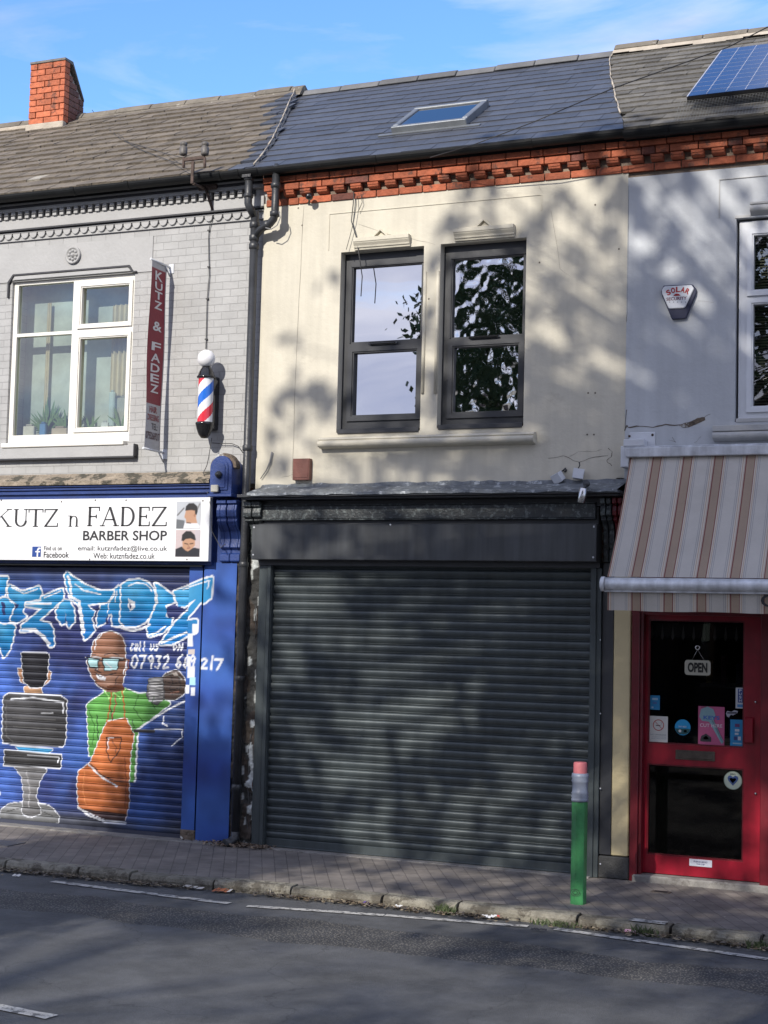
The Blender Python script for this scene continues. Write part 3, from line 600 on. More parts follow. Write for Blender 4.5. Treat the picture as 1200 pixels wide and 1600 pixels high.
# ------------------------------------------------------------------ right house wall
RW = (X(1150, 500), X(1150, 500)+1.35, Z(1147, 660), Z(1150, 343))
wall_with_hole(XG+.001, 7.2, YC-.004, ZM0-.2, Z(1100, 268), [RW]).build('wall', M['greyr'], HR)
wall_with_hole(XG+.001, 7.2, .002, ZM0-.05, ZE, [(RW[0]-.01, RW[1]+.01, RW[2]-.01, RW[3]+.01)], .02).build('wall_core', M['mortar'], HR)
yf = .015; A = rect_px((1178,368), (1290,446), yf); B = rect_px((1176,476), (1290,631), yf); A = (A[0], RW[1]-.12, A[2], A[3]); B = (A[0], RW[1]-.12, B[2], B[3])
wr = window(HR, (RW[0]+.02, RW[1], RW[2]+.03, RW[3]-.02), [(A, .05, (0,0)), (B, .05, (0,0))], yf, (M['whiter'], M['pane']))
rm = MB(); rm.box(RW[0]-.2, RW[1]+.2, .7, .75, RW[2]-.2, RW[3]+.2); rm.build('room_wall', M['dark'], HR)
bl = MB(); z = RW[2]
while z < RW[3]-.05:
    bl.hexa([(RW[0]+.1, .16, z), (RW[1], .16, z+random.uniform(-.002, .002)), (RW[1], .178, z+.012), (RW[0]+.1, .178, z+.012), (RW[0]+.1, .16, z+.002), (RW[1], .16, z+.002), (RW[1], .178, z+.014), (RW[0]+.1, .178, z+.014)]); z += .024
bl.build('blind', M['blind'], HR)
s_ = MB(); x0 = X(1117, 670); zt_ = Z(1117, 664, -.1); s_.px([(YC, zt_-.13), (YC-.04, zt_-.125)]+[(YC-.06-.03*math.sin(t), zt_-.085-.03*math.cos(t)) for t in [k*math.pi/8 for k in range(9)]]+[(YC-.08, zt_-.05), (YC-.08, zt_-.005), (YC-.05, zt_), (YC, zt_)], x0, 7.0)
s_.build('sill', M['greytrim'], HR, bevel=.002)
MB().box(RW[0]+.01, RW[1], -.03, .05, RW[2]-.005, RW[2]+.028).build('cill_board', M['greytrim'], HR, bevel=.004)
l_ = MB(); x0 = X(1174, 330); z1 = Z(1176, 319); z0 = z1-.105
l_.px([(YC, z0)]+[(YC-.035-.028*math.sin(t), z0+.052-.03*math.cos(t)) for t in [k*math.pi/8 for k in range(9)]]+[(YC-.05, z1-.018), (YC-.05, z1), (YC, z1)], x0, 6.0)
l_.box(RW[0]-.01, x0-.001, YC-.012, YC, RW[3]+.0, RW[3]+.025); l_.build('lintel', M['greytrim'], HR, bevel=.002)
bd = MB(); gx0 = X(1124.5, 300); gz1 = Z(1125, 281.5); bd.box(gx0, 7, YC-.012, YC-.004, gz1-.007, gz1); bd.box(gx0, gx0+.007, YC-.012, YC-.004, Z(1124, 342), gz1-.0075)
bd.build('panel_bead', M['greytrim'], HR)
ck = MB(); CH[0] = HR; Y_ = YC-.006
crack(ck, [(976,673),(979,665),(984,668),(1000,666),(1020,668),(1040,663),(1060,664),(1080,659),(1098,652)], .010, Y_); crack(ck, [(1098,653),(1110,647)], .003, Y_); crack(ck, [(1045,687),(1056,691),(1050,683)], .003, Y_)
crack(ck, [(1085,692),(1095,682)], .002, Y_); crack(ck, [(982.4,290),(980,480),(979,503)], .003, Y_); crack(ck, [(979,640),(977,672)], .006, Y_); crack(ck, [(1090,470),(1115,473)], .0015, Y_)
ck.py([(at(a, b).x, at(a, b).z) for a, b in ((1062,665),(1072,661),(1082,660),(1090,654),(1102,652),(1103,657),(1092,662),(1078,668),(1068,669))], Y_-.001, Y_+.002, m=1)
ck.build('broken_render', [M['crackm'], M['rough']], HR)
# ------------------------------------------------------------------ red brick cornice (middle and right houses)
def brick_cornice(house, x0, x1):
    mb = MB(); zc = lambda y, Y: Z(620, y, Y)
    za, zb_, zc_, zd, ze, z5 = Z(620, 304, -.03), Z(620, 292, -.05), Z(620, 291, -.06), Z(620, 279.5, -.09), Z(620, 268, -.09), ZE+.02
    def course(z0, z1, y, bl_, jog=0):
        x = x0-(.11 if jog else 0)
        while x < x1:
            l = bl_*random.uniform(.97, 1.03)
            if random.random() < .22: l *= .5
            a, b = max(x, x0), min(x+l-.008, x1); c = random.uniform(.68, 1.15); t = random.random()
            col = (.38*c, .102*c, .046*c) if t > .22 else (.17*c, .055*c, .038*c)
            if b-a > .02:
                dy = random.uniform(-.002, .002); dz = random.uniform(-.0015, .0015); mb.box(a, b, y+dy, .0, z0+.004+dz, z1-.004+dz, col)
            x += l
    course(za-.005, zb_, -.035, .225); course(zd, ze, -.09, .235, 1); course(ze, z5-.015, -.115, .225)
    x = x0+.03; k = 0
    while x < x1-.05:
        c = random.uniform(.75, 1.15); col = (.35*c, .094*c, .043*c)
        w = .105; h = zd-zb_-.006; zt_ = zd-.003
        mb.px([(0, zb_+.004), (-.045, zb_+.004), (-.062, zb_+.012), (-.078, zb_+h*.35), (-.082, zb_+h*.62), (0, zb_+h*.62)], x, x+w, col); mb.px([(0, zb_+h*.64), (-.086, zb_+h*.64), (-.09, zt_), (0, zt_)], x, x+w, tuple(q*1.05 for q in col))
        x += .169
    mb.build('brick_cornice', M['redbrick'], house, bevel=.003)
    MB().box(x0, x1, -.02, .001, za, z5-.001).build('cornice_mortar', M['mortar'], house)
brick_cornice(HM, XB+.03, XG); brick_cornice(HR, XG+.002, 7.1)
# ------------------------------------------------------------------ roofs
EY, EZ = -.12, 6.21; RY = 2.5
SL = math.atan2(7.87-EZ, RY-EY); SLEN = math.hypot(7.87-EZ, RY-EY); cs, sn = math.cos(SL), math.sin(SL)
def RP(x, s, h=0, lift=0): return Vector((x, EY+s*cs-h*sn, EZ+lift*(s/SLEN)+s*sn+h*cs))
def roof_px(px, py, h=0):
    d = ray(px, py); n_ = Vector((0, -sn, cs)); p0 = RP(0, 0, h); p = CAMPOS+d*((p0-CAMPOS).dot(n_)/d.dot(n_)); return p
def slates(mb, xl, xr, gauge, width, th, colf, jit=.004, lift=0, s1=SLEN, s0=-.07, rag=0):
    ns = int((s1-s0)/gauge)+1
    for j in range(ns):
        s = s0+j*gauge; top = min(s+gauge*1.35, s1+.02); x = xl(s)-(width/2 if j % 2 else 0)-random.uniform(0, .03)
        while x < xr(s):
            w = width*random.uniform(.93, 1.05); a, b = max(x+.0015, xl(s)), min(x+w-.0015, xr(s)); at_, bt_ = (xl(top) if a == xl(s) else a), (xr(top) if b == xr(s) else b); x += w
            if b-a < .02: continue
            ds = random.uniform(-jit, jit); e = random.uniform(-jit, jit)*.6; t0 = th+random.uniform(0, th*.5); c = colf(a, s)
            p = [RP(a, s+ds, 0, lift), RP(b, s+ds+e, 0, lift), RP(b, s+ds+e, t0*2.0, lift), RP(a, s+ds, t0*2.0, lift), RP(bt_, top, .002, lift), RP(at_, top, .002, lift)]
            mb.add(p, [(0,1,2,3), (3,2,4,5), (0,3,5), (1,4,2)], c)
def underlay(mb, xl, xr, lift=0, m=1):
    vs = []; n_ = 12
    for i in range(n_+1):
        s = SLEN*i/n_; vs += [RP(xl(s), s, -.012, lift), RP(xr(s), s, -.012, lift)]
    mb.add(vs, [(2*i, 2*i+1, 2*i+3, 2*i+2) for i in range(n_)], (.03,.03,.03), m)
    vs = [RP(xl(SLEN), SLEN, 0, lift), RP(xr(SLEN), SLEN, 0, lift), (xr(SLEN), 5.4, EZ), (xl(SLEN), 5.4, EZ)]; mb.add(vs, [(0,1,2,3)], (.05,.05,.06), m)
def on_roof(pxs):
    pts = [roof_px(*p) for p in pxs]; S_ = [((p.y-EY)/cs, p.x) for p in pts]; S_.sort()
    def f(s):
        if s <= S_[0][0]: return S_[0][1]
        for (a, xa), (b, xb) in zip(S_[:-1], S_[1:]):
            if s <= b: return xa+(xb-xa)*(s-a)/(b-a)
        return S_[-1][1]
    return f
vl = on_roof([(464,146),(448,180),(428,222),(402,258)]); vr = on_roof([(952,97),(955,125),(962,155),(972,188),(976,200)])
vbrown = on_roof([(452,150),(415,175),(398,215),(384,240),(356,262)])
def ctan(a, s):
    c = random.uniform(.8, 1.18)
    if random.random() < .012: return (.27*c, .25*c, .21*c)
    if a > vbrown(s)+random.uniform(-.06, .06): return (.065*c, .075*c, .10*c)
    return (.15*c, .127*c, .099*c)
def cnew(a, s):
    c = random.uniform(.84, 1.16); return (.064*c, .069*c, .083*c)
def cold(a, s):
    c = random.uniform(.7, 1.25); return (.125*c, .118*c, .104*c) if random.random() > .02 else (.22, .21, .19)
LIFT = .06
r_ = MB(); slates(r_, lambda s: -9.2, lambda s: vl(s)+.01, .205, .17, .011, ctan, .013, LIFT); underlay(r_, lambda s: -9.2, lambda s: vl(s)+.01, LIFT, 0); rl = r_.build('roof', M['oldtile'], HL)
r_ = MB(); slates(r_, lambda s: vl(s)+.002, lambda s: vr(s), .205, .30, .005, cnew, .003); underlay(r_, lambda s: vl(s), lambda s: vr(s), 0, 0); rmid = r_.build('roof', M['slate'], HM)
r_ = MB(); slates(r_, lambda s: vr(s)+.005, lambda s: 7.3, .175, .24, .008, cold, .013, .02); underlay(r_, lambda s: vr(s)+.01, lambda s: 7.3, .02, 0); rr = r_.build('roof', M['oldtile'], HR)
# flashing lines between the roofs
fl = MB()
for k in range(14):
    s0, s1 = SLEN*k/14, SLEN*(k+1)/14; a, b = RP(vl(s0), s0, .03, LIFT), RP(vl(s1)+random.uniform(-.01,.01), s1, .03, LIFT)
    fl.tube([a, b], random.uniform(.003, .009), 5)
    fl.add([RP(vl(s0)+.01, s0, .02, LIFT), RP(vl(s1)+.01, s1, .02, LIFT), RP(vl(s1)+.02, s1, -.02), RP(vl(s0)+.02, s0, -.02)], [(0,1,2,3)])
    a, b = RP(vr(s0), s0, .022, .02), RP(vr(s1)+random.uniform(-.01,.01), s1, .022, .02)
    if .3 < s0: fl.tube([a, b], random.uniform(.004, .011), 5)
fl.build('flashing', M['mort_white'], rmid)
def ridge(house_roof, x0, x1, lift, mat, ln=.45, r=.11, mort=True, h0=0, mmat=None):
    mmat = mmat or M['mort_white']
    mb = MB(); x = x0; c_ = RP(0, SLEN, 0, lift)
    while x < x1-.02:
        l = min(ln*random.uniform(.95, 1.05), x1-x); dz = random.uniform(-.006, .008)
        out = [(c_.y-r*1.0, c_.z-.045+dz+h0), (c_.y-r*.55, c_.z+.02+dz+h0), (c_.y, c_.z+.052+dz+h0), (c_.y+r*.55, c_.z+.02+dz+h0), (c_.y+r, c_.z-.045+dz+h0)]
        c = random.uniform(.8, 1.15); mb.px(out, x+.004, x+l-.004, (c, c, c)); x += l
    rt = mb.build('ridge_tiles', mat, house_roof, bevel=.006)
    if mort:
        m2 = MB(); x = x0
        while x < x1:
            l = random.uniform(.12, .35); e = random.uniform(.0, .03); m2.px([(c_.y-r-.03-e*.5, c_.z-.085-e+h0), (c_.y-r*.9, c_.z-.038+h0), (c_.y-.02, c_.z-.02+h0), (c_.y-.02, c_.z-.06+h0)], x, min(x+l, x1)); x += l
        m2.build('ridge_mortar', mmat, house_roof)
M['ridgeA'] = pm('old_ridge', (.17,.15,.12), .9, var=.3, bump=.8, use=True, dirt=((.45,.43,.38), .6, 12, .6)); M['ridgeB'] = pm('grey_ridge', (.13,.13,.13), .7, var=.2, bump=.3, use=True)
xl1 = roof_px(482, 140).x
ridge(rl, -9.2, vl(SLEN)+.12, LIFT, M['ridgeA'], h0=.0, mmat=M['ridgeA']); ridge(rmid, vl(SLEN)+.125, vr(SLEN), 0, M['ridgeB'], mort=False); ridge(rr, vr(SLEN)+.003, 7.3, .02, M['ridgeA'], r=.13, h0=.03)
# chimney (wedge of brick rising from the left roof)
ch = MB(); yF = RY-.36; x0, x1 = X(46, 150, yF), X(100, 150, yF); zt_ = Z(72, 98, yF); z0 = Z(72, 192, yF); yB = RY+.04; zB = Z(137, 157, yB)
n_ = int(round((zt_-z0)/.072)); hh = (zt_-z0)/n_
zr_ = lambda y: EZ+LIFT+(y-EY)*math.tan(SL)
for j in range(n_):
    za, zb_ = z0+j*hh+.004, z0+(j+1)*hh-.004; x = x0-(.11 if j % 2 else 0)
    while x < x1:
        a, b = max(x, x0), min(x+.205, x1); x += .215
        if b-a > .02: c = random.uniform(.75, 1.15); ch.box(a, b, yF+random.uniform(-.004, .003), yF+.1, za, zb_, (.47*c, .135*c, .062*c))
    # courses along the receding right face, its unlit side darkened in the brick colour
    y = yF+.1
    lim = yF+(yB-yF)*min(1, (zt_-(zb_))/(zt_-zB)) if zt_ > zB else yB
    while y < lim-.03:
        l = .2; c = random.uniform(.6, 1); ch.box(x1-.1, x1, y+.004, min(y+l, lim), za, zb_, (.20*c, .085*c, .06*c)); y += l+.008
ch.px([(yF+.02, z0-.25), (yF+.02, zt_-.01), (yB, zB-.02), (yB, z0-.1)], x0+.012, x1-.012, (.3,.24,.2))
ch.px([(yF-.01, zt_+.002), (yF-.01, zt_+.03), (yF+.15, zt_+.03), (yB, zB+.01), (yB, zB-.018), (yF+.15, zt_-.012)], x0-.004, x1+.006, (.16,.15,.14))
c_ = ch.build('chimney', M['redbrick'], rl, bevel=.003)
fb = MB(); fb.box(x0-.03, x1+.01, yF-.02, yF+.06, z0-.13, z0+.0); fb.box(-9, x0, RY-.28, RY-.2, zr_(RY-.25)-.0, zr_(RY-.25)+.05); fb.build('chimney_flashing', M['mort_white'], rl, bevel=.01)
# rooflight
V = [roof_px(613, 196, .07), roof_px(728, 186, .07), roof_px(765, 154, .07), roof_px(654, 167, .07)]
vx0, vx1 = (V[0].x+V[3].x)/2, (V[1].x+V[2].x)/2; vs0 = ((V[0].y+V[1].y)/2-EY)/cs; vs1 = ((V[2].y+V[3].y)/2-EY)/cs
def rbox(mb, xa, xb, sa, sb_, h0, h1, col=(1,1,1), m=0):
    mb.hexa([RP(xa,sa,h0), RP(xb,sa,h0), RP(xb,sb_,h0), RP(xa,sb_,h0), RP(xa,sa,h1), RP(xb,sa,h1), RP(xb,sb_,h1), RP(xa,sb_,h1)], col, m)
ve = empty('rooflight', RP((vx0+vx1)/2, (vs0+vs1)/2), 'grey framed glass rooflight set into the new dark slate roof', 'roof window')
fm = MB(); w = .055
rbox(fm, vx0, vx1, vs0, vs0+w, -.01, .075); rbox(fm, vx0, vx1, vs1-w, vs1, -.01, .08); rbox(fm, vx0, vx0+w, vs0+w+.001, vs1-w-.001, -.01, .078); rbox(fm, vx1-w, vx1, vs0+w+.001, vs1-w-.001, -.01, .078)
fm.build('frame', M['flash'], ve, bevel=.006)
ap = MB(); rbox(ap, vx0-.12, vx1+.14, vs0-.06, vs0-.002, .012, .02); ap.build('flashing', M['flash'], ve)
gl = MB(); gl.add([RP(vx0+w, vs0+w, .065), RP(vx1-w, vs0+w, .065), RP(vx1-w, vs1-w, .065), RP(vx0+w, vs1-w, .065)], [(0,1,2,3)]); gl.build('pane', M['velglass'], ve)
# solar panel
hp_ = .13; A = roof_px(1066, 152, hp_); B = roof_px(1135, 76, hp_); sx0 = (A.x+B.x)/2; ss0 = (A.y-EY+hp_*sn)/cs; ss1 = min((B.y-EY+hp_*sn)/cs, SLEN-.12)
sp_ = empty('solar_panel', RP(sx0, ss0, .1), 'dark blue solar panel mounted above the old slates at the right', 'solar panel')
fr = MB(); rbox(fr, sx0, sx0+3.2, ss0, ss1, hp_-.055, hp_-.002); fr.build('frame', M['gloss'], sp_)
ce = MB(); rbox(ce, sx0+.012, sx0+3.19, ss0+.012, ss1-.012, hp_-.001, hp_+.002); ce.build('cells', M['solar'], sp_)
gl = MB(); q = sx0+.012
rbox(gl, sx0, sx0+.010, ss0, ss1, hp_-.001, hp_+.004)
for i in range(1, 20):
    xx = sx0+.16*i; s = ss0+.03
    while s < ss1-.03: rbox(gl, xx-.004, xx+.004, s, s+.028, hp_+.0025, hp_+.0035); s += .05
for j in range(1, 12): rbox(gl, sx0+.01, sx0+3.19, ss0+j*.16, ss0+j*.16+.0025, hp_+.0025, hp_+.003)
gl.build('grid_lines', M['gline'], sp_)
ne = MB(); 
for i in range(110):
    xx = sx0-.05+i*.025; ne.tube([RP(xx, ss0-.35, .02), RP(xx+.0, ss0-.02, hp_-.03)], .0016, 3, closed=False)
for k in range(14):
    t = k/13; ne.tube([RP(sx0-.06, ss0-.35+.33*t, .02+(hp_-.05)*t), RP(sx0+2.7, ss0-.35+.33*t, .02+(hp_-.05)*t)], .0016, 3, closed=False)
ne.build('netting', M['mesh'], sp_)
# gutters
def gutter(house, x0, x1, Y, z, r, brs):
    mb = MB(); n_ = 10; prof = [(Y-r*math.cos(t), z-r*math.sin(t)) for t in [math.pi*k/n_ for k in range(n_+1)]]; prof = prof+[(Y+(r-.008)*math.cos(t)*1, z-(r-.008)*math.sin(t)) for t in [math.pi*k/n_ for k in range(n_+1)]]
    mb.px(prof, x0, x1)
    for b in brs:
        mb.px([(Y-(r+.008)*math.cos(t), z+.004-(r+.008)*math.sin(t)) for t in [math.pi*k/n_ for k in range(n_+1)]], b-.022, b+.022)
    mb.box(x0, x1, -.118, -.10, z-.06, z+.0)                                # fascia board behind
    mb.box(x0, x1, -.0995, .30, ZE+.022, ZE+.04)
    mb.build('gutter', M['black'], house)
GZL = Z(200, 284, -.19)+.02; GZ = Z(620, 250, -.19)+.045
gutter(HL, -9.1, XB+.03, -.185, 6.16, .060, [X(116, 290, -.2), X(200, 285, -.2), X(343, 265, -.2), X(372, 265, -.2)])
gutter(HM, XB+.035, XG, -.185, 6.155, .055, [X(600, 250), X(840, 230)]); gutter(HR, XG+.003, 7.1, -.185, 6.145, .062, [X(1050, 200)])
# ------------------------------------------------------------------ barber shopfront (left)
zA = Z(200, 743)
lg = MB()
lg.px([(.02, zA+.03), (-.02, zA+.02), (-.16, zA-.055), (-.19, zA-.065), (-.19, zA-.10), (.02, zA-.10)], -9, X(330, 745, -.15)); lg.build('stone_ledge', pm('mossy_ledge', (.30,.25,.19), .95, var=.4, scale=12, bump=1, bscale=25, dirt=((.04,.04,.03), .5, 6, .9), bdist=.03), HL)
xr = X(327, 770, -.14)
zs1_, zs0_ = Z(160, 779, -.16), Z(160, 876, -.16)
cm = MB(); zt_ = zA-.101
steps = [(-.17, 0, -.018), (-.15, -.019, -.045), (-.13, -.046, -.055), (-.14, -.056, -.085), (-.11, -.086, -.16)]
for y, a, b in steps: cm.box(-9, xr+.02, y, 0, zt_+b, zt_+a)
cm.box(-9, xr+.01, -.08, 0, zs0_-.03, zt_-.161); cm.build('fascia_moulding', M['blue'], HL, bevel=.003)
LS_Y = .0
rail0, rail1 = X(297, 885, -.04), X(317.5, 885, -.04); pil0, pil1 = X(321, 885, -.03), X(372, 885, -.03)
zsh1 = Z(150, 884)
MB().box(-9, rail1+.02, -.10, .1, zsh1-.005, zs0_-.031).build('shutter_housing', M['gloss'], HL)
# mural layers, traced on the photograph and laid on the shutter plane as paint
c3 = lambda pts: [(X(a/2.857, 740+b/2.857), Z(a/2.857, 740+b/2.857)) for a, b in pts]
c4 = lambda pts: [(X(a/2.857, 960+b/2.857), Z(a/2.857, 960+b/2.857)) for a, b in pts]
CY = (.012,.20,.43); WH = (.60,.62,.66); BK = (.012,.012,.016); NAVY = (.022,.030,.115)
LY = []
def spr(cx, cy, rx, ry, col, st, clip=None, f=None):
    f = f or c4; (x0, z0), = f([(cx, cy)]); LY.append(('spray', (x0, z0), (rx/2.857/180, ry/2.857/180), col, st)+((clip,) if clip else ()))
def cyl(pts, f=c3, col=CY):
    q = chaikin(f(pts), True, .07, 1); LY.append(('line', q+[q[0]], .017, WH)); LY.append(('poly', q, col))
    xs = [p[0] for p in q]; zs = [p[1] for p in q]; w, h = max(xs)-min(xs), max(zs)-min(zs)
    LY.append(('spray', ((max(xs)+min(xs))/2, min(zs)+h*.1), (w*.7, h*.35), (.004,.10,.34), .75, q)); LY.append(('spray', (min(xs)+w*.35, max(zs)-h*.2), (w*.4, h*.22), (.10,.38,.60), .55, q))
def mk(sc, ox, oy): return lambda pts: [(X(ox+a/sc, oy+b/sc), Z(ox+a/sc, oy+b/sc)) for a, b in pts]
cA, cB, cC = mk(6.667, 0, 880), mk(5.4545, 160, 880), mk(6, 110, 970)
cyl([(-90,150),(90,140),(70,230),(55,345),(-90,360)], cA); cyl([(-60,600),(165,645),(140,800),(100,920),(42,985),(0,860),(-70,760)], cA)
cyl([(100,370),(235,402),(170,520),(150,605),(60,625),(-60,600),(-60,400),(40,360)], cA)
cyl([(100,225),(240,300),(410,240),(440,290),(430,370),(270,400),(240,520),(290,560),(180,620),(110,600),(150,500),(180,420),(110,380),(85,300)], cA)
cyl([(440,350),(660,260),(670,370),(600,430),(500,520),(410,600),(530,630),(560,700),(570,860),(530,875),(460,770),(370,700),(220,715),(230,650),(330,570),(450,470),(270,450),(280,410),(430,400)], cA)
cyl([(670,385),(730,390),(775,480),(785,600),(725,675),(700,620),(685,500),(690,620),(650,640),(600,570),(590,500),(630,430)], cA)
cyl([(-40,440),(0,350),(60,260),(150,190),(180,350),(160,540),(90,530),(85,430),(50,440),(40,500),(-40,540)], cB)
cyl([(700,90),(760,140),(900,230),(1050,290),(1195,290),(1180,350),(1110,410),(920,430),(945,480),(1000,500),(960,580),(990,700),(960,740),(890,800),(868,740),(850,560),(825,430),(740,370),(700,250),(680,130)], cA)
cyl([(450,170),(480,180),(600,270),(620,330),(540,360),(560,410),(540,460),(600,470),(590,520),(520,590),(400,630),(385,560),(430,430),(480,330),(470,250)], cB)
cyl([(165,190),(220,150),(320,140),(400,170),(448,240),(452,340),(420,430),(375,500),(290,540),(200,540),(155,500),(165,350)], cB)
cyl([(610,240),(750,195),(880,140),(965,118),(950,295),(885,345),(860,330),(790,420),(720,490),(830,480),(825,590),(720,625),(600,690),(490,695),(560,600),(620,510),(745,390),(820,305),(700,375),(650,365)], cB)
LY += [('poly', cB([(545,385),(620,352),(700,385),(640,455),(565,470)]), NAVY), ('poly', cB([(225,300),(278,330),(288,372),(240,412),(222,370)]), WH), ('poly', cB([(236,335),(258,368),(238,395)]), NAVY), ('line', cB([(150,540),(200,565),(265,575),(340,560),(405,525)]), .011, WH),
       ('line', cA([(715,140),(740,230),(745,350),(830,400),(858,560),(880,720)]), .014, WH), ('line', cA([(790,220),(880,285),(1050,325)]), .007, WH), ('line', cB([(225,195),(300,165),(380,180),(430,240)]), .006, WH), ('line', cA([(240,690),(370,690),(460,760),(520,840)]), .012, WH),
       ('line', cA([(120,245),(250,318),(400,270)]), .006, WH), ('line', cA([(470,360),(640,290)]), .006, WH), ('line', cA([(280,425),(540,420)]), .010, WH), ('line', cB([(690,225),(880,165),(935,150),(920,215)]), .006, WH), ('line', cB([(510,680),(600,640),(720,590)]), .010, WH), ('line', cB([(400,615),(470,590),(540,540)]), .008, WH),
       ('poly', cA([(20,400),(60,410),(60,540),(30,540)]), NAVY), ('poly', cA([(160,420),(205,430),(160,500)]), NAVY), ('poly', cA([(960,470),(1045,465),(1000,560),(960,600),(1010,500)]), NAVY), ('poly', cA([(690,540),(700,600),(685,610)]), NAVY), ('line', cB([(95,260),(60,340),(50,420)]), .005, WH), ('line', cB([(130,240),(110,330)]), .005, WH), ('poly', cB([(35,470),(50,440),(55,520),(30,530)]), NAVY)]
# seated customer and chair
GRY = (.045,.045,.048)
def outl(pts, col, w=.012, oc=WH, f=c4, sm=1, hi=None):
    q = chaikin(f(pts), True, .14 if sm > 1 else .09, sm) if sm else f(pts); LY.append(('line', q+[q[0]], w*.55+.001, oc)); LY.append(('poly', q, col))
    xs = [p[0] for p in q]; zs = [p[1] for p in q]; w_, h_ = max(xs)-min(xs), max(zs)-min(zs); c = np.array(col)
    LY.append(('spray', (min(xs)+w_*.3, max(zs)-h_*.3), (w_*.4, h_*.35), tuple(c*1.7+.01), .55, q)); LY.append(('spray', (max(xs)-w_*.05, min(zs)+h_*.2), (w_*.35, h_*.6), tuple(c*.4), .5, q))
outl([(80,240),(110,245),(115,310),(95,300)], (.30,.16,.09)); outl([(212,245),(232,262),(222,300),(200,315)], (.30,.16,.09))
outl([(112,320),(188,320),(190,358),(110,356)], (.38,.22,.12))
outl([(97,168),(222,172),(216,245),(212,290),(190,325),(140,328),(108,300),(102,240)], BK)
outl([(18,350),(300,365),(296,560),(282,592),(60,580),(12,570)], GRY, .016, sm=1)
outl([(70,590),(240,600),(222,618),(90,612)], (.05,.30,.55)); outl([(24,605),(278,626),(272,685),(20,674)], (.04,.04,.042), .014, sm=0)
outl([(5,875),(40,845),(130,835),(220,850),(265,895),(265,935),(20,930),(0,905)], (.16,.165,.17), .013, sm=2)
outl([(65,680),(215,688),(182,740),(162,810),(188,888),(140,905),(100,890),(108,800),(98,720)], (.14,.14,.145), .012)
LY += [('line', c4([(50,378),(150,372),(285,392),(285,440)]), .008, WH), ('line', c4([(125,628),(265,638),(262,660)]), .006, WH), ('line', c4([(185,442),(240,440)]), .005, WH), ('line', c4([(-10,790),(0,800)]), .02, WH)]
# barber
GN = (.075,.23,.05)
outl([(465,350),(490,332),(555,330),(620,352),(680,350),(770,395),(700,448),(622,510),(612,560),(602,748),(578,745),(570,600),(400,640),(395,520),(388,400)], GN, .014)
outl([(412,190),(415,130),(450,88),(495,74),(540,90),(560,130),(562,190),(566,240),(550,305),(525,345),(480,345),(440,320),(405,265),(388,205)], (.20,.095,.058), .014, sm=2)
LY += [('spray', cC([(360,560)])[0], (.09, .08), (.32,.19,.14), .7), ('spray', cC([(480,200)])[0], (.05, .12), (.07,.03,.02), .6), ('spray', cC([(380,290)])[0], (.10, .05), (.30,.17,.12), .5), ('line', cC([(235,270),(245,180),(300,130)]), .005, WH), ('line', cC([(145,345),(240,340),(330,350),(430,345),(532,355),(530,400),(500,500)]), .005, WH), ('line', cC([(255,430),(238,462),(285,482)]), .005, BK), ('line', cC([(260,425),(262,455)]), .004, WH), ('line', cC([(455,520),(425,560),(430,590)]), .004, BK)]
LY.append(('poly', c4([(480,320),(548,305),(560,335),(515,350),(478,345)]), (.10,.038,.02)))
outl([(720,285),(745,262),(784,247),(808,258),(836,305),(822,360),(780,382),(735,380)], (.06,.04,.033), .011)
LY += [('line', c4([(735,275),(780,262),(815,290)]), .005, (.2,.2,.19)), ('poly', c4([(772,262),(790,258),(800,272),(780,276)]), (.4,.36,.33)), ('line', c4([(765,350),(800,345)]), .006, (.25,.12,.09)), ('line', c4([(740,300),(775,310),(812,300)]), .003, BK), ('line', c4([(745,330),(780,335),(815,325)]), .003, BK)]
outl([(665,285),(730,278),(738,375),(700,408),(655,370)], (.10,.10,.105), .006, BK)
for k in range(8): LY.append(('line', c4([(668,296+k*13), (728,292+k*13)]), .004, (.45,.45,.46)))
outl([(478,478),(565,462),(602,540),(586,620),(578,760),(580,840),(560,925),(470,915),(352,862),(346,760),(352,700),(405,662)], (.38,.115,.034), .013)
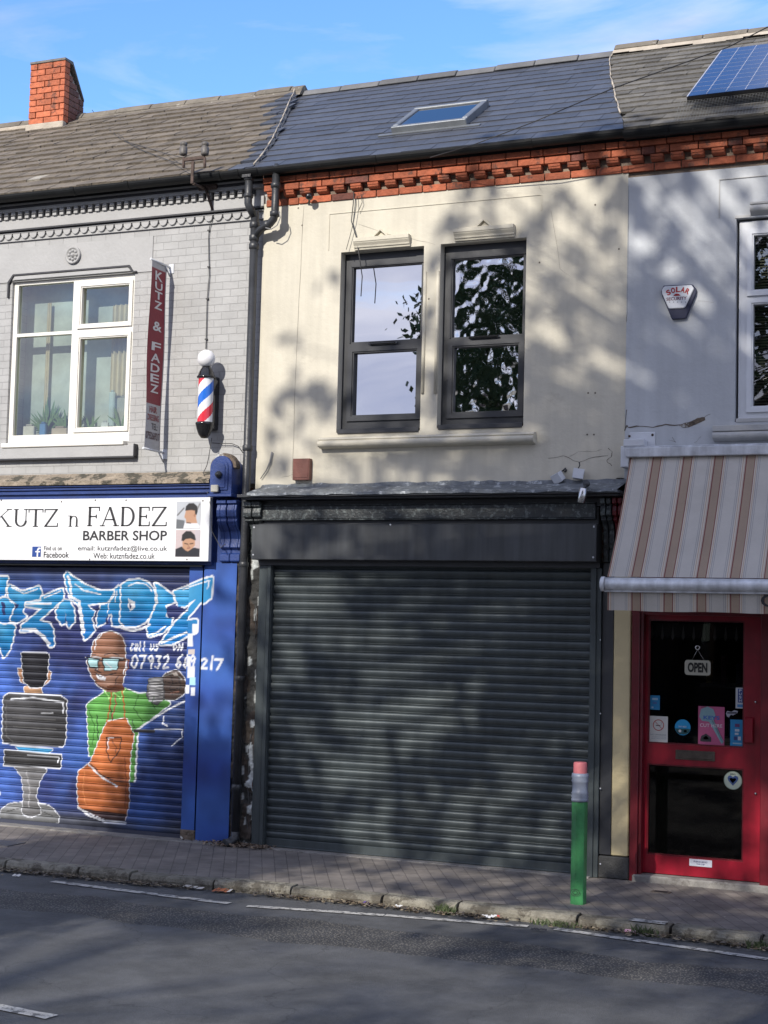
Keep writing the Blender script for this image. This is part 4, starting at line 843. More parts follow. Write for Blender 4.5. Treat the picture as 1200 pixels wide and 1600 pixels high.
LY += [('poly', c4([(352,862),(470,880),(565,890),(560,925),(470,915)]), (.04,.02,.02)), ('line', c4([(352,862),(400,897),(470,925),(562,932)]), .010, WH),
       ('line', c4([(478,548),(545,550),(535,610),(495,660),(478,610),(478,548)]), .005, BK), ('line', c4([(485,600),(485,552),(510,550)]), .005, WH), ('line', c4([(400,672),(450,722),(525,768)]), .008, WH), ('line', c4([(405,665),(460,720),(520,745),(600,750)]), .005, BK),
       ('line', c4([(500,350),(492,400),(505,470)]), .006, (.02,.06,.02)), ('line', c4([(515,350),(520,400),(500,465)]), .006, (.35,.05,.05)), ('line', c4([(435,450),(440,560)]), .005, BK), ('line', c4([(470,340),(490,375),(512,350),(540,375),(562,330)]), .006, (.30,.55,.18)),
       ('poly', c4([(393,192),(442,200),(437,238),(400,234)]), (.35,.55,.58)), ('poly', c4([(460,198),(532,200),(524,246),(470,250)]), (.35,.55,.58)), ('line', c4([(388,192),(444,200),(437,240),(400,236),(392,192)]), .006, BK), ('line', c4([(458,196),(534,198),(526,248),(470,252),(458,196)]), .006, BK),
       ('line', c4([(440,210),(460,208)]), .006, BK), ('line', c4([(532,205),(565,200)]), .008, BK), ('line', c4([(475,215),(500,240)]), .006, WH), ('poly', c4([(428,262),(478,282),(470,297),(442,290)]), WH), ('line', c4([(425,260),(450,278),(520,262)]), .004, BK), ('line', c4([(448,225),(438,255),(455,262)]), .004, BK),
       ('line', c4([(832,385),(760,420),(680,470),(612,515)]), .008, WH), ('line', c4([(605,518),(690,521)]), .016, BK), ('line', c4([(692,512),(815,514),(815,548),(770,585)]), .005, WH), ('line', c4([(735,455),(728,485),(750,498)]), .006, WH), ('line', c4([(618,540),(606,745)]), .009, WH)]
LY += [('line', c4([(395,185),(420,178),(442,184)]), .004, BK), ('line', c4([(470,180),(500,172),(535,182)]), .004, BK), ('line', c4([(560,200),(576,205),(574,240),(560,255)]), .006, (.20,.08,.04)), ('line', c4([(425,300),(450,322),(485,335),(520,325)]), .006, (.05,.02,.012)),
       ('line', c4([(480,478),(492,420),(500,352)]), .007, (.36,.098,.024)), ('line', c4([(560,465),(556,400),(548,340)]), .007, (.36,.098,.024)), ('line', c4([(620,360),(600,420),(640,480)]), .004, (.015,.06,.012)), ('line', c4([(690,365),(680,400),(700,425)]), .004, (.015,.06,.012)), ('line', c4([(400,430),(425,500),(415,580)]), .004, (.015,.06,.012)),
       ('line', c4([(592,470),(600,500),(588,540)]), .004, BK), ('line', c4([(500,560),(520,590),(520,620)]), .003, BK), ('line', c4([(380,700),(372,780),(385,850)]), .005, (.55,.20,.07)), ('line', c4([(560,640),(566,760),(560,860)]), .005, (.14,.03,.01)), ('line', c4([(30,400),(30,540),(60,570)]), .004, (.12,.12,.12)), ('line', c4([(60,460),(250,470)]), .004, (.10,.10,.10)), ('line', c4([(60,500),(250,512)]), .004, (.10,.10,.10)),
       ('line', c4([(120,700),(135,780),(130,860)]), .007, (.30,.30,.31)), ('line', c4([(30,880),(100,862),(180,870),(235,900)]), .004, (.05,.05,.05)), ('line', c4([(760,270),(775,300),(760,330),(775,360)]), .003, BK), ('line', c4([(800,280),(808,320),(800,360)]), .003, BK)]
for cx_, cy_, rr, st_ in ((150,430,190,.25), (650,900,150,.3), (330,640,120,.35), (470,560,60,.0), (760,640,150,.4), (640,170,90,.25)):
    LY.insert(0, ('spray', c4([(cx_, cy_)])[0], (rr/2.857/180, rr/2.857/180), (.05,.17,.55) if st_ < .36 else (.008,.012,.05), st_))
# hand-painted writing
G_ = {'0': [[(.5,1),(.1,.75),(.1,.25),(.5,0),(.9,.25),(.9,.75),(.5,1)]], '7': [[(0,.95),(.9,1),(.35,0)]], '9': [[(.9,.75),(.5,1),(.15,.75),(.45,.5),(.9,.75),(.7,0)]], '3': [[(.1,.95),(.8,.9),(.4,.55),(.85,.3),(.5,0),(.1,.1)]],
      '2': [[(.1,.8),(.5,1),(.85,.75),(.1,0),(.95,.05)]], '6': [[(.8,1),(.3,.7),(.1,.25),(.5,0),(.85,.25),(.5,.5),(.15,.3)]], '1': [[(.45,1.05),(.5,0)]], 'c': [[(.9,.75),(.4,.8),(.1,.4),(.4,0),(.9,.15)]], 'a': [[(.8,.7),(.3,.75),(.1,.3),(.4,0),(.8,.3),(.85,.75),(.9,0)]],
      'l': [[(.4,1),(.35,.1),(.7,0)]], 'u': [[(.1,.75),(.15,.15),(.5,0),(.85,.2),(.9,.75)]], 's': [[(.85,.75),(.3,.75),(.25,.5),(.8,.35),(.7,0),(.1,.05)]], 'o': [[(.5,.8),(.1,.4),(.5,0),(.9,.4),(.5,.8)]], 'n': [[(.1,0),(.15,.75),(.8,0),(.9,.8)]]}
def scrawl(t, x0, y0, x1, h, w, slant=6, drop=0):
    n_ = len(t); st = (x1-x0)/n_
    for i, c in enumerate(t):
        for pl in G_.get(c, []): LY.append(('line', c4([(x0+i*st+u*st*.8+slant*v, y0+drop*i-h*v) for u, v in pl]), w, WH))
scrawl('call', 582, 162, 655, 38, .0075); scrawl('us', 670, 160, 712, 34, .0075); scrawl('on', 770, 158, 822, 34, .0075)
scrawl('07932', 585, 240, 762, 58, .0095, 8); scrawl('669', 785, 240, 885, 58, .0095, 8); scrawl('2', 905, 242, 945, 46, .011, 4); scrawl('1', 945, 245, 970, 55, .011); scrawl('7', 968, 246, 1015, 46, .011, 4)
for a, b, c, d, col in ((848,715,872,772,WH),(870,672,892,715,WH),(850,785,880,808,(.5,.45,.42)),(845,815,862,860,WH),(848,860,880,912,WH)): LY.append(('poly', c3([(a,b),(c,b),(c,d),(a,d)]), col))
for a, b, c, d, col in ((858,280,884,315,(.35,.6,.7)),(835,315,856,352,WH),(862,325,882,362,WH)): LY.append(('poly', c4([(a,b),(c,b),(c,d),(a,d)]), col))
def mural_col(P):
    n1_ = vnoise(P, 2.2, 1)*.6+vnoise(P, 5.1, 2)*.4; n2_ = vnoise(P+7, 11, 3)
    zb_ = P[:, 1]; xx = (P[:, 0]-X(0, 1100))/(X(290, 1100)-X(0, 1100))
    k = np.clip((n1_-.32)*2.4, 0, 1)
    A_ = np.array(NAVY); B_ = np.array((.055,.125,.42)); C = A_+(B_-A_)*k[:, None]
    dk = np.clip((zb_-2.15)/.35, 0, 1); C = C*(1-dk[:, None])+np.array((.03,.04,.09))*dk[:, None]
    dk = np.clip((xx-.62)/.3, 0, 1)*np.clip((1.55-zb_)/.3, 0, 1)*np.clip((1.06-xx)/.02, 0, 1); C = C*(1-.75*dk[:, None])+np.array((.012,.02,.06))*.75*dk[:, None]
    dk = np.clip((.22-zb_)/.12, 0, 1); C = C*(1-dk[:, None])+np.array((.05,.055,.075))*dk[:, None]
    return C*(.8+.4*n2_[:, None])
def slat_profile(pitch, amp, ns):      # one curved lath, y offset at fraction t
    tt = []
    for i in range(ns):
        for t, y in ((0, .1), (.05, -.25), (.16, -.55), (.30, -.85), (.42, -.98), (.60, -1.0), (.71, -.86), (.79, -.45), (.83, .1), (.86, .45), (.90, .35), (.92, -.25), (.97, -.25), (.985, .1)):
            tt.append(((i+t)*pitch, y*amp))
    return tt
sx0_, sx1_ = X(-70, 1000), rail0+.005; z0_ = .045; ns = int((zsh1-z0_)/.0685)+1
pr = [(z, y) for z, y in slat_profile(.0685, .015, ns) if z0_+z < zsh1+.05]; xs_ = np.arange(sx0_, sx1_+.001, .005); zs_ = np.array([z0_+p[0] for p in pr]); ys_ = np.array([p[1] for p in pr])
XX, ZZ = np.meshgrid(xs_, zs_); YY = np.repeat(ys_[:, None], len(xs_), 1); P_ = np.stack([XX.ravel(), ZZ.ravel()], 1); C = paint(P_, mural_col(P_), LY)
C = C*(.62+.45*vnoise(P_, 3.3, 21)+.30*vnoise(P_+3, 13, 22))[:, None]
C = C*np.where(np.isin(np.round(((ZZ.ravel()-z0_)/.0685) % 1, 2), (.83,.86,.90)), .45, 1)[:, None]  # groove shade between the laths put into the vertex colours
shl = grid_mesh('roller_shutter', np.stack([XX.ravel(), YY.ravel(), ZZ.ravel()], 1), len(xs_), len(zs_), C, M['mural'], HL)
br_ = MB(); br_.box(sx0_, sx1_, -.012, .01, .008, .047, (.045,.05,.075)); br_.build('bottom_rail', M['mural'], shl)
def painted_box(name, x0, x1, y0, y1, z0, z1, parent, step=.01, tint=1.0):
    xs_ = np.linspace(x0, x1, max(2, int((x1-x0)/step))); zs_ = np.linspace(z0, z1, int((z1-z0)/step)); XX, ZZ = np.meshgrid(xs_, zs_); P_ = np.stack([XX.ravel(), ZZ.ravel()], 1)
    base = mural_col(P_); k = np.clip(vnoise(P_, 3.1, 9)*1.2-.1, 0, 1)[:, None]; base = np.array((.012,.040,.22))*(1-k)+np.array((.035,.11,.38))*k; base = base*(.8+.4*vnoise(P_, 9, 4)[:, None])
    C = paint(P_, base*tint, LY)
    o = grid_mesh(name, np.stack([XX.ravel(), np.full(XX.size, y0), ZZ.ravel()], 1), len(xs_), len(zs_), C, M['mural'], parent)
    s = MB(); s.box(x0, x1, y0+.0015, y1, z0, z1, (.012,.03,.12)); s.build('pilaster_core', M['mural'], o); return o
g1 = painted_box('guide_rail', rail0, rail1, -.045, .05, .02, zsh1+.02, shl, .008)
MB().box(rail1+.001, pil0-.001, -.012, .05, .0, zsh1+.05).build('shadow_gap', M['gloss'], HL)
painted_box('pilaster', pil0, pil1, -.05, .06, .01, Z(345, 879, -.05), HL, .012)
MB().box(rail0-.002, pil0-.01, -.06, .05, 0, .10).build('pilaster_foot', M['rough'], HL, bevel=.01)
MB().box(pil0-.03, pil1, -.04, .06, Z(345, 879, -.05)+.001, Z(345, 770)).build('pilaster_back', M['blue'], HL)
# blue console: arched block with ball, fluted double bracket
YA = -.21; ax0, ax1 = X(328, 740, YA), X(362, 740, YA); az0, az1 = Z(345, 771, YA), Z(345, 712, YA); mid = (ax0+ax1)/2; rr_ = (ax1-ax0)/2
def arch(x0, x1, z0, z1, n_=12):
    r = (x1-x0)/2; c = (x0+x1)/2; return [(x0, z0), (x1, z0)]+[(c+r*math.cos(t), z1-r+r*math.sin(t)) for t in [math.pi*k/n_ for k in range(n_+1)]]
cb = MB(); cb.py(arch(ax0, ax1, az0, az1), YA, -.001); cb.py(arch(ax0+.035, ax1-.035, az0+.03, az1-.03), YA-.012, YA-.0005); cb.py(arch(ax0+.06, ax1-.06, az0+.05, az1-.055), YA-.02, YA-.0125)
cb.box(ax0-.01, ax1+.012, YA-.02, -.001, az0-.03, az0-.001)
con = cb.build('console', M['blue'], HL, bevel=.006)
hd = MB(); hd.py(arch(ax0-.02, ax1+.025, az1-rr_, az1+.03), YA+.03, YA+.12); hd.build('console_hood', M['rough'], con, bevel=.01)
MB().lathe([(0,-.035),(.022,-.028),(.034,0),(.022,.028),(0,.035)], (mid-.004, YA-.035, az0+.17), 16, ax=(0,-1,0)).build('ball', M['pipe'], con)
fx = MB(); fx.box(mid-.075, mid+.0, YA-.05, YA-.021, az0+.01, az0+.075, (.35,.34,.3)); fx.build('floodlight', M['litter'], con, bevel=.006)
bx0, bx1 = X(339, 800, -.16), X(370, 800, -.16); bz1 = Z(350, 782, -.16); bz0 = Z(355, 878, -.1); H_ = bz1-bz0
prof = [(0, bz0), (-.07, bz0), (-.085, bz0+.02*H_), (-.085, bz0+.12*H_), (-.05, bz0+.16*H_), (-.05, bz0+.20*H_), (-.085, bz0+.24*H_), (-.07, bz0+.38*H_), (-.09, bz0+.5*H_), (-.14, bz0+.60*H_), (-.16, bz0+.66*H_), (-.15, bz0+.70*H_), (-.17, bz0+.74*H_), (-.175, bz0+.84*H_), (-.16, bz0+.93*H_), (-.14, bz0+.94*H_), (-.18, bz0+.95*H_), (-.18, bz1), (0, bz1)]
cb = MB(); h_ = (bx1-bx0)/2; cb.px(prof, bx0, bx0+h_-.006); cb.px(prof, bx0+h_+.006, bx1); cb.px([(y*.9, z) for y, z in prof], bx0+h_-.005, bx0+h_+.005)
for q in (bx0+.03, bx1-.03): cb.px([(y-.008 if y < 0 else y, z) for y, z in prof[5:15]]+[(0, bz0+.93*H_), (0, bz0+.2*H_)], q-.01, q+.01)
cb.build('bracket', M['blue'], con, bevel=.004)
# ------------------------------------------------------------------ fascia sign
SY = -.165
sg = empty('shop_sign', (-3.0, SY, zs0_), 'long white barber shop sign board with black serif lettering and two small photographs', 'shop sign')
sb = MB(); sxr = X(327, 830, SY); sb.box(-6.2, sxr, SY, SY+.05, zs0_, zs1_); sb.box(X(324.5, 830, SY), sxr+.001, SY-.006, SY, zs0_, zs1_); sb.build('board', M['signw'], sg, bevel=.003)
tf = lambda y=SY: (lambda u, v, t: (u, y-.0015-t*.3, v))
def bx_px(x0, y0, x1, y1, Y=SY): return (X(x0, (y0+y1)/2, Y), X(x1, (y0+y1)/2, Y), Z((x0+x1)/2, y1, Y), Z((x0+x1)/2, y0, Y))
lt = MB(); fn = tf()
# high-contrast serif capitals built from strokes; unit box
def stroke(mb, p, q, w0, w1, box):
    u0, u1, v0, v1 = box; f = lambda a, b: (u0+a*(u1-u0), v0+b*(v1-v0)); (a, b), (c, d) = f(*p), f(*q); k = (v1-v0)
    if abs(a-c) < 1e-6: vs = [(a-w0*k/2, b), (a+w0*k/2, b), (c+w1*k/2, d), (c-w1*k/2, d)]
    elif abs(b-d) < 1e-6: vs = [(a, b-w0*k/2), (c, d-w1*k/2), (c, d+w1*k/2), (a, b+w0*k/2)]
    else: vs = [(a-w0*k/2, b), (a+w0*k/2, b), (c+w1*k/2, d), (c-w1*k/2, d)]
    mb.add([fn(x, z, .002) for x, z in vs], [(0,1,2,3)])
TK, TN = .15, .065
def serif(mb, x, y, box, w=.22): stroke(mb, (x-w/2, y), (x+w/2, y), TN*.8, TN*.8, box)
def arc(mb, c, r, t0, t1, wa, box, n_=14):
    u0, u1, v0, v1 = box; k = v1-v0; pts = []
    for i in range(n_+1):
        t = t0+(t1-t0)*i/n_; w = TN+(TK-TN)*abs(math.cos(t))**1.3 if wa is None else wa
        for s in (-.5, .5): pts.append((u0+(c[0]+(r[0])*math.cos(t))*(u1-u0)+s*w*k*math.cos(t), v0+(c[1]+r[1]*math.sin(t))*(v1-v0)+s*w*k*math.sin(t)))
    mb.add([fn(x, z, .002) for x, z in pts], [(2*i, 2*i+1, 2*i+3, 2*i+2) for i in range(n_)])
def serif_letter(mb, ch, box):
    s = lambda *a: stroke(mb, *a, box)
    if ch == 'K': s((.16,0),(.16,1),TK,TK); s((.22,.42),(.85,1),TN,TN); s((.42,.6),(.88,0),TK,TK); [serif(mb, x, y, box, .3) for x, y in ((.16,.02),(.16,.98),(.86,.98),(.88,.02))]
    if ch == 'U': s((.18,.33),(.18,1),TK,TK); s((.82,.33),(.82,1),TN,TN); arc(mb, (.5,.34), (.32,.31), math.pi, 2*math.pi, None, box); [serif(mb, x, .98, box, .3) for x in (.18,.82)]
    if ch == 'T': s((.5,0),(.5,1),TK,TK); s((.04,.975),(.96,.975),TN,TN); s((.045,.8),(.045,1),TN,TN); s((.955,.8),(.955,1),TN,TN); serif(mb, .5, .02, box, .35)
    if ch == 'Z': s((.12,0),(.88,1),TK,TK) ; s((.08,.975),(.9,.975),TN,TN); s((.1,.025),(.94,.025),TN,TN); s((.09,.8),(.09,1),TN,TN); s((.93,0),(.93,.22),TN,TN)
    if ch == 'F': s((.2,0),(.2,1),TK,TK); s((.1,.975),(.88,.975),TN,TN); s((.2,.5),(.68,.5),TN,TN); s((.87,.78),(.87,1),TN,TN); s((.67,.4),(.67,.6),TN,TN); serif(mb, .22, .02, box, .36)
    if ch == 'E': s((.2,0),(.2,1),TK,TK); s((.1,.975),(.86,.975),TN,TN); s((.1,.025),(.9,.025),TN,TN); s((.2,.5),(.68,.5),TN,TN); s((.85,.78),(.85,1),TN,TN); s((.89,0),(.89,.24),TN,TN); s((.67,.4),(.67,.6),TN,TN)
    if ch == 'A': s((.12,0),(.5,1),TN,TN); s((.86,0),(.5,1),TK,TK); s((.25,.34),(.74,.34),TN,TN); serif(mb, .12, .02, box, .28); serif(mb, .87, .02, box, .32)
    if ch == 'D': s((.2,0),(.2,1),TK,TK); s((.1,.975),(.5,.975),TN,TN); s((.1,.025),(.5,.025),TN,TN); arc(mb, (.45,.5), (.42,.476), -math.pi/2, math.pi/2, None, box, 18)
    if ch == 'n': s((.2,0),(.2,.95),TK*1.2,TK*1.2); s((.82,0),(.82,.62),TK*1.2,TK*1.2); arc(mb, (.52,.62), (.30,.30), 0, math.pi, None, box, 10); [serif(mb, x, y, box, .36) for x, y in ((.2,.03),(.82,.03),(.12,.94))]
for c, a, b in (('K',-9,18),('U',21,45),('T',44,68),('Z',68,92)): serif_letter(lt, c, bx_px(a, 795.5, b, 823))
serif_letter(lt, 'n', bx_px(107, 805, 123, 823))
for c, a, b in (('F',136,158),('A',157,186),('D',187,212),('E',215,236),('Z',236,262)): serif_letter(lt, c, bx_px(a, 792, b, 822))
lt.text('BARBER SHOP', bx_px(130, 829, 261, 844.5), fn, bold=.018); lt.text('email: kutznfadez@live.co.uk', bx_px(122, 852.5, 261.5, 862.5), fn, bold=.004); lt.text('Web: kutznfadez.co.uk', bx_px(146, 864, 242, 873), fn, bold=.004)
lt.text('Find us on', bx_px(69, 853, 97, 860), fn, bold=.008); lt.text('Facebook', bx_px(68.5, 862, 108, 871.5), fn, bold=.012)
lt.build('lettering', M['ink'], sg)
def panel(name, box, fnc, layers, base, parent, n_=48, m='print'):
    u = np.linspace(0, 1, n_); v = np.linspace(0, 1, n_); U, V_ = np.meshgrid(u, v); P_ = np.stack([U.ravel(), V_.ravel()], 1)
    C = np.tile(np.array(base, float), (len(P_), 1)); C = paint(P_, C, layers, .03)
    V3 = np.array([fnc(box[0]+a*(box[1]-box[0]), box[2]+b*(box[3]-box[2])) for a, b in P_])
    return grid_mesh(name, V3, n_, n_, C, M[m], parent, smooth=False)
ff = lambda y: (lambda u, v: (u, y, v))
lg_ = panel('logo', bx_px(50.5, 854, 64, 870), ff(SY-.003), [('line', [(.62,-.1),(.62,.62),(.72,.82),(.9,.82)], .075, (.8,.8,.8)), ('line', [(.42,.5),(.86,.5)], .06, (.8,.8,.8))], (.02,.06,.25), sg)
SKN = (.42,.24,.15)
panel('photograph', bx_px(276, 783.5, 313.5, 826), ff(SY-.003), [('poly', [(0,0),(0,.35),(.35,.3),(.35,0)], (.12,.13,.14)), ('line', [(.05,.5),(.3,.75)], .03, (.15,.15,.15)), ('line', [(.8,.55),(.95,.9)], .03, (.2,.2,.2)), ('poly', [(.3,.0),(.35,.2),(.75,.3),(1,.1),(1,0)], (.62,.62,.64)), ('poly', [(.42,.2),(.40,.35),(.33,.42),(.36,.55),(.40,.72),(.55,.8),(.75,.78),(.84,.6),(.82,.4),(.88,.2)], SKN),
      ('poly', [(.36,.66),(.38,.82),(.5,.93),(.7,.94),(.86,.82),(.88,.62),(.84,.5),(.78,.52),(.76,.66),(.6,.68)], (.02,.018,.018)), ('circ', .76, .48, .04, .06, (.33,.17,.1)), ('line', [(.45,.22),(.6,.2)], .02, (.08,.05,.04))], (.42,.44,.47), sg)
panel('photograph', bx_px(274.5, 828, 312.5, 870), ff(SY-.003), [('poly', [(.75,.6),(1,.6),(1,1),(.8,1)], (.45,.4,.42)), ('poly', [(0,0),(0,.28),(.25,.38),(.45,.3),(.8,.34),(1,.3),(1,0)], (.02,.02,.025)), ('poly', [(.30,.34),(.28,.55),(.34,.72),(.5,.8),(.7,.75),(.8,.6),(.8,.42),(.68,.3),(.52,.2),(.42,.24)], SKN),
      ('poly', [(.24,.6),(.26,.82),(.42,.96),(.62,.95),(.78,.82),(.84,.62),(.76,.62),(.62,.68),(.42,.66),(.32,.58)], (.018,.016,.016)), ('line', [(.38,.5),(.5,.47)], .02, (.05,.03,.02)), ('line', [(.6,.48),(.72,.5)], .02, (.05,.03,.02)), ('line', [(.5,.32),(.6,.33)], .02, (.2,.08,.06)), ('line', [(.54,.46),(.52,.39),(.58,.38)], .012, (.25,.13,.08))], (.48,.40,.40), sg)
for a, b in ((2,781.5),(149,781.5),(197,781.5),(317,782.5),(96,784),(292,874),(140,874)):
    MB().lathe([(.008,0),(.006,.004),(0,.005)], at(a, b, SY-.001), 8, ax=(0,-1,0)).build('screw', M['rust'], sg)
# ------------------------------------------------------------------ barber pole
px_, pY = X(321, 627, -.17), -.17; BP = empty('barber_pole', (px_, pY, Z(321, 684, pY)), 'barber pole with red, white and blue stripes under a white globe', 'barber pole')
zc = lambda y: Z(321, y, pY); rC = .070
zt1, zb1 = zc(591), zc(661)
def cfs(i, k):
    t = (k/48*1.0+ (i/39)*1.55) % 1.0      # spiral position
    t = (t*2) % 2 / 2
    return (.75,.76,.78) if (t % .5) < .25 else ((.62,.03,.05) if t < .5 else (.02,.12,.52))
cy = MB(); hh = zt1-zb1; cy.lathe([(rC, hh*i/39) for i in range(40)], (px_, pY, zb1), 48, cf=lambda i, k: cfs2(i, k))if False else None
PH = .42
def cfs2(i, k):
    s = (i/39*1.02 - k/48*1.0+PH) % 1.0
    return (.75,.76,.78) if (s % .5) < .24 else ((.62,.03,.05) if s >= .5 else (.02,.14,.58))
cy.lathe([(rC, hh*i/78) for i in range(79)], (px_, pY, zb1), 96, cf=lambda i, k: cfs2(i/2, k/2)); cy.build('striped_cylinder', M['tubegl'], BP)
tcp = MB(); h2 = zc(574)-zt1; tcp.lathe([(rC-.005,-.004),(rC+.016,.0),(rC+.018,.012),(rC+.010,.02),(rC-.005,h2*.6),(.042,h2),(.034,h2+.012),(0,h2+.013)], (px_, pY, zt1), 40); tcp.build('top_cap', M['gloss'], BP)
bcp = MB(); h2 = zb1-zc(685); bcp.lathe([(0,-h2),(.03,-h2*.98),(.055,-h2*.75),(.074,-h2*.4),(.082,-.022),(.086,-.014),(.086,-.0),(rC+.004,.008),(rC-.004,.009)], (px_, pY, zb1), 40); bcp.build('bottom_cap', M['gloss'], BP)
MB().lathe([(.083*math.sin(math.pi*k/20), -.083*math.cos(math.pi*k/20)) for k in range(21)], (X(322.5, 560, pY), pY, Z(322.5, 560.5, pY)), 40).build('globe', M['globe'], BP)
MB().box(px_-.045, px_+.05, pY+.055, -.001, zb1-.05, zt1+.03).build('wall_bracket', M['gloss'], BP, bevel=.008)
# ------------------------------------------------------------------ projecting banner
bX = X(266, 412); BN = empty('banner', (bX, -.2, Z(255, 705)), 'narrow maroon and white banner on wall brackets beside the barber pole', 'banner')
bt, bb = Z(261, 417, -.05), Z(252, 706, -.05); nv = 200; nu = 44; U, V_ = np.meshgrid(np.linspace(0, 1, nu), np.linspace(0, 1, nv))
y_in, y_out = -.05, -.325
zz_ = bb+(bt-bb)*V_; yy_ = y_out+(y_in-y_out)*U; xx_ = bX-.012*np.sin(math.pi*V_)*(.4+.6*(1-U))+.006*np.sin(9*V_+3*U)-.05*np.clip(.35-V_,0,1)**1.5
Cb = np.zeros((nu*nv, 3)); Cb[:] = (.22,.012,.03); Pb = np.stack([U.ravel(), V_.ravel()*7.2], 1); Vv = V_.ravel()
Cb[Vv < .245] = (.42,.42,.43); Cb[Vv > .968] = (.42,.42,.43); Cb[U.ravel() > .95] = (.30,.28,.29)
bn = grid_mesh('cloth', np.stack([xx_.ravel(), yy_.ravel(), zz_.ravel()], 1), nu, nv, Cb, M['vinyl'], BN)
def bfn(u, v, t):   # u 0..1 across, v 0..1 up; follows the cloth
    return (bX-.012*math.sin(math.pi*v)*(.4+.6*(1-u))+.006*math.sin(9*v+3*u)-.05*max(.35-v,0)**1.5+.003, y_out+(y_in-y_out)*u, bb+(bt-bb)*v)
lt = MB(); GW = (.62,.60,.60)
for c, v0, v1 in (('K',.905,.955),('U',.855,.897),('T',.805,.848),('Z',.752,.795),('&',.635,.685),('F',.53,.575),('A',.470,.515),('D',.415,.460),('E',.362,.405),('Z',.305,.350)):
    lt.text(c, (.24,.76,v0,v1), bfn, col=GW, bold=.02)
DR = (.25,.03,.04); lt.text('HAIR', (.22,.72,.198,.232), bfn, col=DR, bold=.02); lt.text('DRESSING', (.10,.86,.155,.188), bfn, col=DR, bold=.015); lt.text('TEL:', (.36,.78,.108,.142), bfn, col=(.05,.04,.05), bold=.01); lt.text('07932669217', (.04,.93,.055,.095), bfn, col=(.08,.03,.04), bold=.015)
lt.box(0,0,0,0,0,0) if False else None
lt.build('lettering', M['print'], BN)
for zq, dx in ((bt+.005, -.005), (bb-.003, -.012)):
    ba = MB(); ba.tube([(bX, 0, zq), (bX+dx, y_out-.015, zq+.007)], .011, 8); ba.box(bX-.01, bX+.045, -.008, 0, zq-.06, zq+.03); ba.tube([(bX+.003, -.006, zq-.085), (bX, -.09, zq)], .008, 6)
    ba.build('bracket', M['galv'], BN)
# ------------------------------------------------------------------ insulator bracket and cable
IY = -.33; IB = empty('insulator_bracket', at(322, 300, 0), 'rusty iron bracket holding two old pot insulators above the left gutter', 'insulator bracket')
fr = MB(); fr.tube([at(287,262,IY), at(287,246,IY)], .014, 8); fr.tube([at(320,262,IY), at(320,246,IY)], .014, 8); a, b = at(287,250,IY), at(320,248,IY)
fr.box(a.x, b.x, IY-.012, IY+.012, a.z-.015, a.z+.015); p1, p2 = at(302,252,IY), at(302,287,IY); fr.box(p1.x-.018, p1.x+.012, IY-.01, IY+.01, p2.z, p1.z)
fr.tube([at(302,287,IY), at(312,291,-.2), at(324,297,-.01)], .014, 6); fr.tube([at(322,296,-.07), at(328,315,-.05), at(333,330,-.02)], .015, 6); q = at(326,297,0); fr.box(q.x-.07, q.x+.13, -.075, -.06, q.z-.02, q.z+.03)
fr.build('bracket', M['rust'], IB, bevel=.003)
for cx in (286.5, 320):
    c = at(cx, 243, IY); MB().lathe([(.012,0),(.034,.004),(.037,.02),(.036,.075),(.028,.082),(.026,.09),(.034,.096),(.032,.12),(.02,.128),(0,.13)], c, 18).build('insulator', M['ceram'], IB)
cbm = MB(); pts = [at(a, b, -.015) for a, b in ((333,333),(330.5,345),(327,357),(325.8,372),(326.3,400),(327,430),(323.5,470),(322.5,510),(321.8,545))]; cbm.tube(pts, .0045, 6)
for a, b in ((326.2,360),(326,417),(324,467),(322.2,530)): p = at(a, b, -.012); cbm.box(p.x-.012, p.x+.012, -.02, 0, p.z-.006, p.z+.006)
tag(cbm.build('cable', M['cable']), 'thin cable clipped down the grey brick from the insulators to the globe', 'cable')
cbm = MB(); cbm.tube([at(a, b, -.12) for a, b in ((331,684),(326,715),(323,728),(318,738),(322,760))]+[at(a, b, -.18) for a, b in ((329,790),(331,830),(345,856),(352,850))], .004, 6); tag(cbm.build('cable', M['cable']), 'black flex dangling from the bottom of the barber pole past the blue bracket', 'cable')
cbm = MB(); cbm.tube([at(a, b, -.03) for a, b in ((331,692),(345,693),(362,693),(372,697),(380,708))], .004, 6); tag(cbm.build('cable', M['cable']), 'short loose cable on the grey brick above the blue arched console', 'cable')
# ------------------------------------------------------------------ downpipes
DP = empty('downpipe', (X(364, 1270, -.11), -.11, 0), 'black downpipe with two joined branches running down between the grey and cream walls', 'downpipe')
Yp = -.10; xm = X(381, 880, Yp); rp = .038
mp = MB(); ztop = Z(398, 330, Yp); mp.tube([(xm, Yp, .12), (xm, Yp, ztop)], rp, 16)
def collar(x, z, r=rp+.009, h=.055, Y=Yp, ax=(0,0,1)): mp.lathe([(r-.006,-h/2),(r,-h/2+.006),(r,h/2-.006),(r-.006,h/2)], (x, Y, z), 16, ax=ax)
for y, px__ in ((372,397),(352,397),(385,397)): collar(xm, Z(397, y, Yp))
for y in (700,): collar(xm, Z(390, y, Yp))
for y in (882, 1060, 1230): collar(xm, Z(375, y, Yp), rp+.007, .05)
mp.tube([(xm, Yp, .13), (xm, Yp, .07), (xm-.03, Yp-.05, .035), (xm-.05, Yp-.10, .03)], rp+.002, 14); mp.build('pipe', M['pipe'], DP)
mp = MB(); s0 = at(389, 278, -.17); mp.tube([(s0.x, -.17, EZ-.06), (s0.x, -.17, Z(390, 318, -.17)), (s0.x+.01, -.16, Z(390, 324, -.16)), (xm, Yp, Z(397, 340, Yp))], [.036]*4, 14)
for y in (279, 306): mp.lathe([(.038,-.02),(.046,-.015),(.046,.015),(.038,.02)], (s0.x, -.17, Z(390, y, -.17)), 14)
